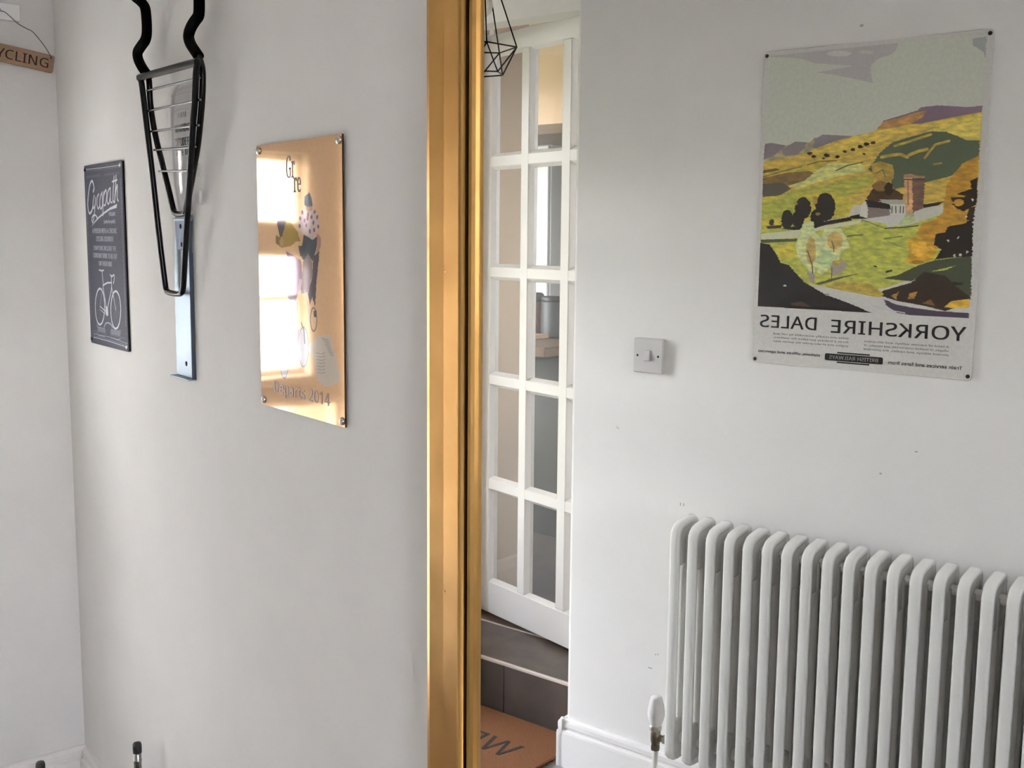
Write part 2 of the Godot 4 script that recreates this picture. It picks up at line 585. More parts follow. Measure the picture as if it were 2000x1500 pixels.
	fill(img, "#221d1b", [467, 519, 470, 531, 479, 540, 492, 543, 505, 540, 515, 531, 519, 519, 516, 507, 507, 498, 494, 495, 481, 498, 471, 507])
	fill(img, "#221d1b", [538, 527, 541, 539, 548, 548, 559, 551, 570, 548, 579, 539, 582, 527, 580, 514, 572, 505, 561, 502, 550, 506, 542, 515])
	fill(img, "#8f763c", [497, 468, 498, 475, 501, 480, 506, 482, 510, 480, 514, 475, 516, 468, 515, 461, 512, 456, 507, 454, 502, 456, 498, 461])
	fill(img, "#7c6836", [486, 511, 487, 513, 489, 515, 493, 516, 497, 515, 500, 513, 501, 511, 500, 508, 498, 507, 494, 506, 490, 507, 487, 508])
	fill(img, "#8f763c", [562, 478, 563, 480, 565, 482, 569, 482, 573, 482, 575, 480, 576, 477, 575, 475, 573, 473, 569, 473, 566, 473, 563, 475])
	fill(img, "#2c2620", [641, 537, 644, 546, 651, 548, 658, 542, 658, 532, 652, 525, 644, 528])
	fill(img, "#2c2620", [667, 549, 613, 545, 617, 555, 665, 557])
	fill(img, "#3e3020", [339, 463, 324, 436, 289, 418, 260, 438, 230, 454, 229, 475, 338, 473])
	fill(img, "#6a5230", [277, 429, 279, 437, 288, 443, 300, 445, 312, 442, 321, 436, 325, 428, 322, 421, 313, 415, 301, 413, 289, 416, 280, 422])
	fill(img, "#2a2018", [261, 438, 262, 447, 266, 454, 273, 457, 280, 454, 285, 447, 288, 437, 286, 427, 282, 420, 275, 418, 268, 421, 263, 428])
	fill(img, "#a29e94", [378, 492, 346, 488, 340, 524, 381, 522])
	fill(img, "#26201c", [389, 518, 361, 512, 336, 526, 385, 526])
	fill(img, "#aea99f", [358, 492, 347, 467, 333, 490, 335, 524, 359, 518])
	fill(img, "#aaa89c", [298, 469, 223, 470, 220, 514, 266, 514])
	fill(img, "#8e8c82", [298, 468, 223, 470, 223, 483, 282, 483])
	fill(img, "#201b1b", [346, 468, 298, 476, 269, 483, 264, 498, 334, 491])
	fill(img, "#70645e", [335, 491, 268, 498, 267, 516, 335, 525])
	stroke(img, "#4a443e", 3, [261, 489, 260, 509])
	stroke(img, "#4a443e", 3, [250, 489, 248, 509])
	stroke(img, "#4a443e", 3, [236, 489, 235, 509])
	stroke(img, "#4a443e", 3, [227, 490, 226, 509])
	fill(img, "#b08a66", [231, 398, 204, 399, 197, 486, 220, 485])
	fill(img, "#b08a66", [221, 463, 198, 463, 197, 513, 218, 514])
	fill(img, "#5f4a3e", [206, 401, 168, 405, 168, 486, 198, 485])
	fill(img, "#5f4a3e", [200, 463, 169, 464, 168, 505, 198, 514])
	stroke(img, "#3c2c24", 3, [230, 410, 203, 411, 169, 411])
	stroke(img, "#8a5e34", 4, [218, 414, 213, 485])
	fill(img, "#98785a", [229, 396, 212, 394, 196, 400, 169, 402, 169, 408, 229, 405])
	fill(img, "#201a18", [168, 485, 135, 480, 109, 476, 127, 489, 167, 496])
	fill(img, "#a1a195", [194, 505, 164, 494, 104, 484, 114, 513, 185, 538, 204, 544, 272, 551, 278, 540, 243, 534, 201, 521])
	fill(img, "#8f9a70", [217, 513, 194, 513, 192, 536, 239, 544])
	stroke(img, "#3a3828", 4, [278, 554, 223, 551, 180, 546])
	fill(img, "#99732e", [111, 465, 109, 506, 132, 529, 169, 540, 185, 571, 127, 616, 26, 570, 20, 466])
	fill(img, "#1f1916", [25, 525, 49, 541, 93, 548, 100, 566, 126, 570, 131, 601, 108, 616, 125, 645, 80, 638, 20, 634])
	fill(img, "#241b14", [20, 410, 40, 420, 34, 442, 77, 456, 47, 461, 89, 487, 17, 488])
	fill(img, "#241b14", [91, 465, 74, 495, 52, 506, 20, 485, 21, 466])
	fill(img, "#2a2017", [38, 495, 20, 492, 23, 533, 43, 529])
	fill(img, "#a1772f", [53, 480, 55, 486, 60, 489, 67, 491, 75, 489, 80, 485, 83, 480, 81, 475, 76, 471, 68, 470, 61, 471, 55, 475])
	fill(img, "#8c6c2c", [58, 529, 59, 534, 64, 539, 72, 540, 79, 538, 85, 534, 87, 529, 85, 523, 80, 519, 73, 518, 65, 519, 60, 523])
	fill(img, "#a8822d", [209, 588, 186, 578, 155, 590, 141, 597, 123, 624, 129, 643, 181, 663, 211, 654, 201, 625])
	fill(img, "#bd9339", [197, 598, 158, 593, 142, 620, 175, 640, 195, 625])
	fill(img, "#86682a", [155, 653, 157, 656, 164, 658, 174, 659, 184, 659, 191, 657, 194, 654, 191, 650, 184, 648, 175, 647, 165, 648, 158, 650])
	fill(img, "#3b4031", [21, 633, 125, 647, 177, 665, 230, 693, 276, 705, 190, 711, 175, 702, 16, 759])
	fill(img, "#2a201b", [274, 742, 190, 715, 153, 682, 92, 692, 61, 721, 20, 750, 35, 773, 86, 795, 148, 782, 226, 772, 291, 755])
	fill(img, "#92964a", [138, 681, 64, 661, 93, 676])
	fill(img, "#22211a", [76, 709, 39, 710, 42, 717, 68, 718])
	fill(img, "#8c6938", [249, 757, 226, 743, 234, 768])
	fill(img, "#8c6938", [194, 747, 171, 741, 178, 762, 199, 765])
	fill(img, "#5c4426", [156, 775, 130, 762, 117, 781])
	fill(img, "#ac892f", [91, 784, 73, 765, 20, 756, 18, 781, 57, 785])
	fill(img, "#a5ab7c", [538, 535, 507, 534, 501, 568, 481, 584, 468, 555, 417, 555, 399, 583, 385, 611, 413, 628, 418, 660, 453, 685, 478, 703, 492, 678, 503, 711, 522, 679, 555, 646, 565, 613, 556, 572])
	fill(img, "#9d8850", [495, 625, 496, 647, 502, 664, 510, 670, 518, 664, 525, 648, 528, 625, 527, 603, 522, 586, 514, 580, 505, 586, 499, 602])
	fill(img, "#a58d54", [408, 593, 411, 608, 420, 618, 432, 622, 446, 618, 456, 608, 460, 594, 457, 580, 448, 569, 435, 565, 422, 569, 412, 579])
	fill(img, "#98a878", [438, 648, 440, 663, 449, 673, 462, 677, 475, 674, 485, 664, 489, 649, 486, 635, 477, 624, 465, 620, 452, 624, 442, 634])
	fill(img, "#847c72", [445, 671, 412, 648, 390, 664, 406, 692, 439, 703])
	fill(img, "#97843f", [407, 660, 409, 664, 415, 666, 424, 668, 432, 667, 439, 664, 441, 661, 439, 657, 433, 654, 425, 653, 416, 654, 410, 656])
	stroke(img, "#5e4c3c", 4, [523, 625, 505, 670, 499, 728])
	stroke(img, "#54443a", 3, [444, 596, 437, 612, 436, 628])
	stroke(img, "#5e4c3c", 3, [440, 677, 439, 709])
	fill(img, "#4b453a", [498, 730, 439, 711, 343, 690, 426, 715, 476, 731])
	fill(img, "#827a70", [522, 691, 495, 699, 494, 727, 507, 728])
	fill(img, "#96843e", [476, 740, 400, 718, 309, 725, 271, 752, 282, 764, 378, 750])
	fill(img, "#a2a19c", [513, 732, 468, 736, 390, 749, 290, 765, 257, 791, 197, 809, 304, 812, 367, 786, 453, 764])
	fill(img, "#3d3541", [270, 768, 233, 782, 186, 789, 109, 796, 19, 797, 19, 814, 173, 814, 228, 807, 261, 787])
	stroke(img, "#9a98a0", 4, [301, 789, 256, 799, 204, 806])
	fill(img, "#1d1b1b", [690, 602, 653, 608, 627, 643, 612, 666, 585, 672, 557, 700, 529, 725, 458, 761, 367, 789, 308, 811, 688, 809])
	fill(img, "#40302c", [575, 793, 535, 787, 499, 802, 566, 801])
	fill(img, "#b0b0a6", [588, 738, 590, 741, 596, 741, 600, 740, 600, 737, 596, 735, 591, 735])
	fill(img, "#788068", [444, 761, 447, 764, 453, 765, 457, 763, 458, 759, 453, 757, 447, 757])
	stroke(img, "#26221e", 5, [267, 685, 251, 680])
	stroke(img, "#26221e", 4, [306, 668, 298, 670])
	fill(img, "#a4a49a", [60, 581, 62, 585, 65, 585, 67, 581, 65, 577, 62, 577])
	fill(img, "#a4a49a", [32, 622, 34, 626, 37, 626, 39, 622, 37, 618, 34, 618])
	fill(img, "#a4a49a", [50, 630, 51, 634, 55, 634, 57, 630, 55, 626, 52, 626])
	fill(img, "#a4a49a", [66, 632, 68, 636, 71, 636, 73, 632, 72, 628, 68, 628])
	fill(img, "#a4a49a", [40, 521, 42, 525, 45, 525, 47, 521, 45, 517, 42, 517])
	fill(img, "#a4a49a", [87, 590, 89, 594, 92, 594, 94, 590, 93, 586, 89, 586])
	fill(img, "#a4a49a", [27, 473, 28, 477, 31, 477, 33, 473, 32, 469, 29, 469])
	img.fill_rect(Rect2i(0, 0, 15, 994), Color("#a3a19d"))
	img.fill_rect(Rect2i(687, 0, 13, 994), Color("#a3a19d"))
	img.fill_rect(Rect2i(0, 0, 700, 13), Color("#a3a19d"))
	img.fill_rect(Rect2i(0, 812, 700, 182), Color("#a3a19d"))
	dabs(img, 0.22)
	speckle(img, 0.03, 9)
	brighten(img, 1.75)
	return ImageTexture.create_from_image(img)

func art_cyclists() -> ImageTexture:
	rough.frequency = 0.05
	wobble = 3.0
	var img := Image.create(470, 698, false, Image.FORMAT_RGB8)
	img.fill(Color("#e9c096"))
	fill(img, "#c4c0be", [183, 504, 180, 536, 174, 566, 165, 589, 155, 605, 143, 612, 133, 608, 123, 594, 116, 571, 112, 542, 112, 510, 115, 477, 121, 448, 130, 424, 141, 409, 152, 403, 162, 408, 171, 422, 178, 444, 182, 473])
	stroke(img, "#7d7f88", 3, [183, 504, 180, 536, 174, 566, 165, 589, 155, 605, 143, 612, 133, 608, 123, 594, 116, 571, 112, 542, 112, 510, 115, 477, 121, 448, 130, 424, 141, 409, 152, 403, 162, 408, 171, 422, 178, 444, 182, 473, 183, 504])
	fill(img, "#bcb8b8", [285, 516, 283, 534, 278, 549, 270, 562, 260, 569, 250, 570, 241, 564, 234, 553, 229, 538, 228, 521, 231, 503, 236, 487, 244, 475, 254, 468, 264, 467, 273, 473, 280, 483, 284, 498])
	stroke(img, "#85858c", 3, [285, 516, 283, 534, 278, 549, 270, 562, 260, 569, 250, 570, 241, 564, 234, 553, 229, 538, 228, 521, 231, 503, 236, 487, 244, 475, 254, 468, 264, 467, 273, 473, 280, 483, 284, 498, 285, 516])
	stroke(img, "#74767c", 4, [333, 444, 331, 457, 326, 467, 318, 474, 311, 474, 304, 469, 299, 459, 298, 446, 300, 433, 305, 422, 312, 416, 320, 415, 327, 421, 331, 431, 333, 444])
	fill(img, "#5b4f53", [118, 190, 165, 189, 174, 200, 153, 240, 133, 242, 117, 206])
	fill(img, "#a98d45", [172, 200, 199, 205, 236, 229, 250, 252, 226, 252, 196, 264, 142, 269, 107, 258, 107, 238, 143, 243])
	fill(img, "#8f7a48", [113, 237, 143, 244, 142, 268, 110, 258])
	fill(img, "#b89b6a", [156, 255, 154, 260, 149, 265, 142, 266, 136, 265, 131, 261, 129, 255, 131, 250, 136, 246, 143, 244, 149, 245, 154, 249])
	fill(img, "#86707a", [167, 277, 224, 291, 253, 301, 260, 370, 231, 384, 210, 420, 172, 396, 189, 329])
	fill(img, "#6c6c78", [176, 288, 215, 300, 223, 319, 184, 329])
	fill(img, "#9c7c7c", [186, 404, 230, 406, 222, 481, 194, 474])
	fill(img, "#997882", [198, 479, 237, 476, 220, 539, 201, 538])
	fill(img, "#50555b", [269, 235, 319, 247, 342, 238, 339, 262, 318, 277, 313, 287, 246, 289, 259, 263])
	fill(img, "#50545a", [237, 263, 339, 262, 327, 281, 313, 302, 293, 281, 269, 301, 248, 286])
	fill(img, "#b48c7c", [340, 231, 360, 243, 357, 268, 327, 285, 341, 262])
	fill(img, "#5c555c", [318, 289, 352, 274, 342, 314, 334, 346, 324, 414, 310, 389, 296, 411, 287, 382, 312, 336])
	fill(img, "#8d7e7e", [262, 303, 291, 281, 313, 304, 312, 332, 288, 378, 250, 384])
	fill(img, "#b8a4a0", [242, 345, 258, 349, 245, 379, 231, 384])
	stroke(img, "#a8b0b8", 4, [269, 374, 286, 412, 294, 455])
	stroke(img, "#6f6f78", 5, [247, 458, 261, 474, 265, 509])
	fill(img, "#54575c", [316, 423, 331, 422, 331, 438, 318, 439])
	fill(img, "#d9c6c0", [257, 173, 280, 170, 317, 173, 340, 180, 350, 195, 353, 222, 329, 231, 338, 237, 315, 248, 283, 237, 246, 227, 231, 214, 245, 190])
	fill(img, "#7c5c62", [268, 180, 267, 184, 262, 185, 258, 184, 256, 180, 258, 176, 263, 174, 267, 176])
	fill(img, "#7c5c62", [257, 194, 255, 198, 250, 200, 246, 198, 244, 194, 246, 190, 251, 189, 255, 191])
	fill(img, "#7c5c62", [334, 180, 332, 183, 328, 185, 324, 183, 322, 179, 324, 176, 329, 174, 333, 176])
	fill(img, "#7c5c62", [348, 192, 346, 196, 342, 198, 338, 196, 336, 192, 338, 188, 342, 187, 346, 188])
	fill(img, "#7c5c62", [353, 215, 351, 219, 347, 220, 343, 219, 341, 215, 343, 211, 347, 210, 351, 211])
	fill(img, "#7c5c62", [327, 206, 325, 210, 321, 211, 317, 210, 315, 206, 317, 202, 321, 200, 326, 202])
	fill(img, "#7c5c62", [281, 200, 279, 204, 275, 205, 270, 204, 269, 200, 271, 196, 275, 194, 279, 196])
	fill(img, "#7c5c62", [296, 195, 294, 199, 289, 200, 285, 199, 284, 195, 286, 191, 290, 189, 294, 191])
	fill(img, "#7c5c62", [318, 192, 316, 196, 312, 197, 307, 196, 306, 192, 308, 188, 312, 186, 316, 188])
	fill(img, "#7c5c62", [307, 227, 306, 231, 301, 232, 297, 231, 296, 227, 297, 223, 302, 221, 306, 223])
	fill(img, "#7c5c62", [331, 223, 329, 227, 325, 229, 321, 227, 319, 223, 321, 219, 325, 218, 329, 219])
	fill(img, "#7c5c62", [290, 212, 288, 215, 283, 217, 279, 215, 278, 212, 279, 208, 284, 206, 288, 208])
	fill(img, "#7c5c62", [252, 214, 250, 218, 246, 219, 242, 217, 240, 214, 242, 210, 246, 208, 251, 210])
	fill(img, "#7c5c62", [300, 184, 298, 188, 294, 190, 289, 188, 288, 184, 290, 180, 294, 179, 298, 180])
	fill(img, "#b3917e", [278, 162, 317, 163, 313, 176, 298, 179, 284, 175])
	fill(img, "#5a6067", [276, 140, 295, 134, 302, 130, 310, 139, 317, 155, 317, 165, 294, 166, 274, 162])
	stroke(img, "#3c4046", 3, [281, 142, 278, 161])
	stroke(img, "#3c4046", 3, [300, 136, 304, 161])
	fill(img, "#d8cdbf", [288, 511, 330, 486, 397, 477, 414, 499, 433, 539, 438, 570, 327, 586, 319, 548, 283, 525])
	fill(img, "#d8cdbf", [314, 544, 431, 536, 453, 585, 414, 600, 366, 609, 334, 599, 318, 576])
	stroke(img, "#8c8a88", 2, [357, 489, 393, 489])
	stroke(img, "#8c8a88", 2, [362, 493, 396, 494])
	stroke(img, "#8c8a88", 2, [368, 498, 399, 499])
	stroke(img, "#8c8a88", 2, [373, 503, 403, 503])
	stroke(img, "#8c8a88", 2, [378, 507, 406, 508])
	stroke(img, "#8c8a88", 2, [383, 512, 409, 513])
	stroke(img, "#8c8a88", 2, [388, 517, 413, 518])
	stroke(img, "#8c8a88", 2, [393, 521, 416, 522])
	stroke(img, "#8c8a88", 2, [399, 526, 419, 527])
	stroke(img, "#8c8a88", 2, [324, 528, 356, 528, 374, 523])
	stroke(img, "#8c8a88", 2, [326, 536, 356, 536, 374, 531])
	stroke(img, "#8c8a88", 2, [327, 544, 356, 544, 374, 540])
	stroke(img, "#8c8a88", 2, [329, 552, 355, 552, 373, 548])
	stroke(img, "#8c8a88", 2, [331, 560, 355, 560, 373, 556])
	stroke(img, "#8c8a88", 2, [332, 568, 355, 568, 373, 564])
	stroke(img, "#8c8a88", 2, [334, 576, 355, 576, 373, 572])
	speckle(img, 0.02, 4)
	return ImageTexture.create_from_image(img)

func art_blackboard() -> ImageTexture:
	wobble = 0.0
	var img := Image.create(520, 800, false, Image.FORMAT_RGB8)
	img.fill(Color("#383945"))
	stroke(img, "#c9c9d0", 11, [121, 118, 125, 115, 130, 111, 135, 106, 137, 101, 134, 93, 129, 84, 122, 75, 115, 70, 108, 70, 99, 72, 89, 77, 81, 84, 72, 93, 64, 104, 56, 116, 50, 128, 44, 141, 40, 153, 36, 166, 35, 177, 37, 187, 40, 197, 45, 205, 51, 210, 58, 212, 67, 211, 76, 208, 85, 205, 93, 199, 102, 191, 110, 183, 115, 178])
	stroke(img, "#c9c9d0", 8, [134, 134, 128, 141, 121, 152, 114, 163, 110, 172, 110, 179, 113, 185, 117, 189, 121, 190, 126, 189, 132, 184, 138, 179, 143, 173, 147, 164, 151, 153, 153, 144, 153, 143, 150, 153, 144, 170, 137, 190, 131, 205, 126, 216, 122, 225, 117, 232, 113, 238, 108, 244, 103, 249, 99, 253, 95, 253, 91, 250, 88, 244, 86, 238, 88, 232, 96, 228, 107, 223, 121, 220, 132, 219, 143, 221, 154, 226, 163, 231, 169, 234])
	stroke(img, "#c9c9d0", 8, [199, 129, 195, 132, 188, 135, 181, 139, 176, 144, 173, 150, 170, 158, 168, 166, 168, 173, 171, 180, 174, 186, 179, 190, 184, 193, 190, 192, 197, 188, 204, 183, 208, 180])
	stroke(img, "#c9c9d0", 8, [247, 123, 242, 127, 234, 132, 226, 138, 219, 145, 215, 152, 211, 159, 209, 167, 209, 174, 210, 181, 213, 188, 218, 193, 222, 195, 228, 194, 235, 189, 242, 183, 247, 175, 248, 164, 248, 150, 247, 137, 247, 128])
	stroke(img, "#c9c9d0", 9, [272, 122, 254, 169, 247, 223])
	stroke(img, "#c9c9d0", 8, [267, 140, 273, 134, 282, 125, 291, 118, 298, 114, 303, 117, 307, 124, 309, 132, 309, 141, 305, 150, 299, 161, 292, 171, 286, 178, 280, 181, 274, 180, 269, 179, 265, 178])
	stroke(img, "#c9c9d0", 8, [359, 108, 353, 110, 344, 113, 335, 118, 327, 124, 321, 132, 316, 143, 312, 153, 311, 161, 314, 167, 319, 173, 326, 175, 332, 175, 339, 170, 345, 161, 352, 151, 356, 142, 359, 132, 360, 119, 360, 110, 361, 108, 360, 116, 358, 132, 356, 150, 357, 162, 361, 168, 366, 170, 373, 170, 377, 170])
	stroke(img, "#c9c9d0", 9, [416, 61, 399, 115, 388, 163, 407, 171])
	stroke(img, "#c9c9d0", 9, [443, 59, 440, 71, 435, 87, 430, 105, 426, 121, 421, 136, 416, 151, 412, 163, 411, 168, 413, 163, 417, 152, 423, 138, 428, 127, 435, 117, 443, 107, 450, 100, 454, 99, 453, 107, 450, 122, 447, 138, 445, 150, 448, 157, 452, 160, 456, 163, 459, 165])
	stroke(img, "#c9c9d0", 8, [389, 83, 425, 80, 454, 78])
	fill(img, "#c9c9d0", [66, 274, 164, 234, 263, 209, 349, 191, 442, 177, 434, 194, 348, 201, 262, 218, 173, 240])
	stroke(img, "#c9c9d0", 3, [6, 16, 254, 19, 502, 19])
	stroke(img, "#9698a2", 2, [5, 24, 253, 26, 501, 26])
	stroke(img, "#c9c9d0", 3, [39, 772, 273, 773, 511, 780])
	stroke(img, "#c9c9d0", 2, [40, 765, 273, 766, 512, 772])
	stroke(img, "#9698a2", 3, [41, 755, 275, 754, 508, 764])
	stroke(img, "#c9c9d0", 9, [220, 622, 219, 627, 218, 634, 216, 641, 214, 648, 211, 654, 208, 659, 205, 665, 202, 671, 198, 676, 194, 681, 189, 685, 185, 689, 180, 693, 175, 697, 170, 700, 165, 702, 159, 704, 154, 706, 149, 707, 143, 708, 138, 708, 133, 707, 128, 706, 123, 705, 118, 703, 114, 701, 109, 698, 105, 695, 102, 691, 98, 687, 95, 682, 93, 677, 90, 672, 89, 667, 87, 661, 86, 655, 85, 649, 85, 642, 85, 636, 86, 630, 87, 623, 88, 617, 90, 610, 92, 604, 95, 598, 98, 592, 101, 586, 105, 581, 109, 576, 113, 571, 118, 566, 122, 562, 127, 558, 132, 555, 137, 552, 143, 550, 148, 548, 153, 546, 159, 545, 164, 545, 169, 545, 174, 546, 179, 547, 184, 548, 188, 550, 193, 553, 197, 555, 201, 559, 204, 562, 208, 567, 211, 571, 213, 576, 215, 581, 217, 586, 219, 592, 220, 598, 220, 604, 220, 611, 220, 618, 220, 622])
	stroke(img, "#c9c9d0", 9, [438, 625, 437, 630, 435, 636, 434, 643, 432, 650, 429, 656, 426, 662, 423, 668, 420, 673, 416, 679, 412, 684, 408, 688, 403, 692, 399, 696, 394, 700, 389, 703, 384, 705, 378, 707, 373, 709, 368, 710, 363, 711, 357, 711, 352, 710, 347, 709, 342, 708, 338, 706, 333, 704, 329, 701, 325, 698, 321, 694, 318, 690, 315, 685, 312, 680, 310, 675, 308, 670, 306, 664, 305, 658, 304, 652, 304, 645, 304, 639, 305, 632, 306, 626, 307, 619, 309, 613, 311, 607, 314, 601, 317, 595, 320, 589, 323, 583, 327, 578, 332, 573, 336, 569, 341, 564, 345, 561, 350, 557, 355, 554, 360, 552, 366, 550, 371, 549, 376, 548, 381, 547, 387, 547, 392, 548, 397, 549, 401, 550, 406, 552, 410, 555, 414, 558, 418, 561, 422, 565, 425, 569, 428, 573, 431, 578, 433, 583, 435, 589, 436, 594, 437, 600, 438, 607, 438, 614, 438, 620, 438, 625])
	stroke(img, "#c9c9d0", 7, [201, 465, 214, 524, 208, 534, 244, 625])
	stroke(img, "#c9c9d0", 7, [208, 529, 235, 523, 273, 515, 324, 513])
	stroke(img, "#c9c9d0", 7, [328, 484, 328, 523, 320, 549, 259, 628])
	stroke(img, "#c9c9d0", 6, [327, 529, 352, 580, 373, 630])
	stroke(img, "#c9c9d0", 8, [164, 462, 195, 465, 227, 462])
	stroke(img, "#c9c9d0", 7, [316, 479, 320, 481, 325, 483, 331, 484, 338, 485, 345, 484, 353, 481, 361, 478, 367, 478, 369, 480, 370, 483, 370, 487, 369, 492, 366, 498, 362, 505, 357, 511, 354, 515])
	stroke(img, "#9698a2", 4, [202, 541, 160, 616])
	stroke(img, "#c9c9d0", 5, [154, 623, 205, 637, 247, 642])
	stroke(img, "#c9c9d0", 4, [157, 640, 214, 653])
	fill(img, "#c9c9d0", [229, 619, 265, 624, 268, 657, 249, 665, 227, 653, 237, 635])
	stroke(img, "#6c6e7c", 2, [154, 626, 204, 644])
	stroke(img, "#6c6e7c", 2, [372, 629, 423, 646])
	stroke(img, "#6c6e7c", 2, [154, 626, 172, 687])
	stroke(img, "#6c6e7c", 2, [372, 629, 391, 689])
	stroke(img, "#6c6e7c", 2, [154, 626, 128, 695])
	stroke(img, "#6c6e7c", 2, [372, 629, 347, 697])
	stroke(img, "#6c6e7c", 2, [154, 626, 99, 662])
	stroke(img, "#6c6e7c", 2, [372, 629, 318, 665])
	stroke(img, "#6c6e7c", 2, [154, 626, 102, 608])
	stroke(img, "#6c6e7c", 2, [372, 629, 320, 611])
	stroke(img, "#6c6e7c", 2, [154, 626, 135, 564])
	stroke(img, "#6c6e7c", 2, [372, 629, 353, 568])
	stroke(img, "#6c6e7c", 2, [154, 626, 179, 558])
	stroke(img, "#6c6e7c", 2, [372, 629, 396, 561])
	stroke(img, "#6c6e7c", 2, [154, 626, 207, 590])
	stroke(img, "#6c6e7c", 2, [372, 629, 425, 593])
	stroke(img, "#9698a2", 8, [201, 715, 206, 711, 213, 705, 221, 700, 230, 696, 239, 694, 248, 692, 257, 692, 267, 692, 276, 692, 286, 694, 295, 696, 302, 698, 308, 701, 314, 704, 318, 707, 321, 710])
	stroke(img, "#9698a2", 4, [100, 708, 120, 720, 211, 721])
	stroke(img, "#9698a2", 4, [300, 718, 380, 720, 431, 715])
	stroke(img, "#9698a2", 4, [99, 717, 119, 730, 210, 730])
	stroke(img, "#9698a2", 4, [299, 727, 379, 729, 430, 724])
	stroke(img, "#9698a2", 4, [95, 746, 115, 758, 206, 758])
	stroke(img, "#9698a2", 4, [295, 754, 376, 756, 426, 751])
	stroke(img, "#70727c", 26, [118, 734, 209, 734])
	stroke(img, "#70727c", 26, [303, 731, 409, 733])
	for k in 62:
		img.fill_rect(Rect2i(16, 75 + k * 10 + k % 2, 9, 5), Color("#767986"))
		img.fill_rect(Rect2i(494, 75 + k * 10 + k % 2, 9, 5), Color("#767986"))
	img.fill_rect(Rect2i(30, 46, 200, 10), Color("#4d4f5c"))
	img.fill_rect(Rect2i(282, 46, 206, 10), Color("#4d4f5c"))
	img.fill_rect(Rect2i(30, 740, 200, 8), Color("#4d4f5c"))
	img.fill_rect(Rect2i(282, 740, 206, 8), Color("#4d4f5c"))
	speckle(img, 0.10, 6)
	return ImageTexture.create_from_image(img)

# ------------------------------------------------------------------ the room
func at_r(v: Vector3) -> Vector3:
	return RX * v

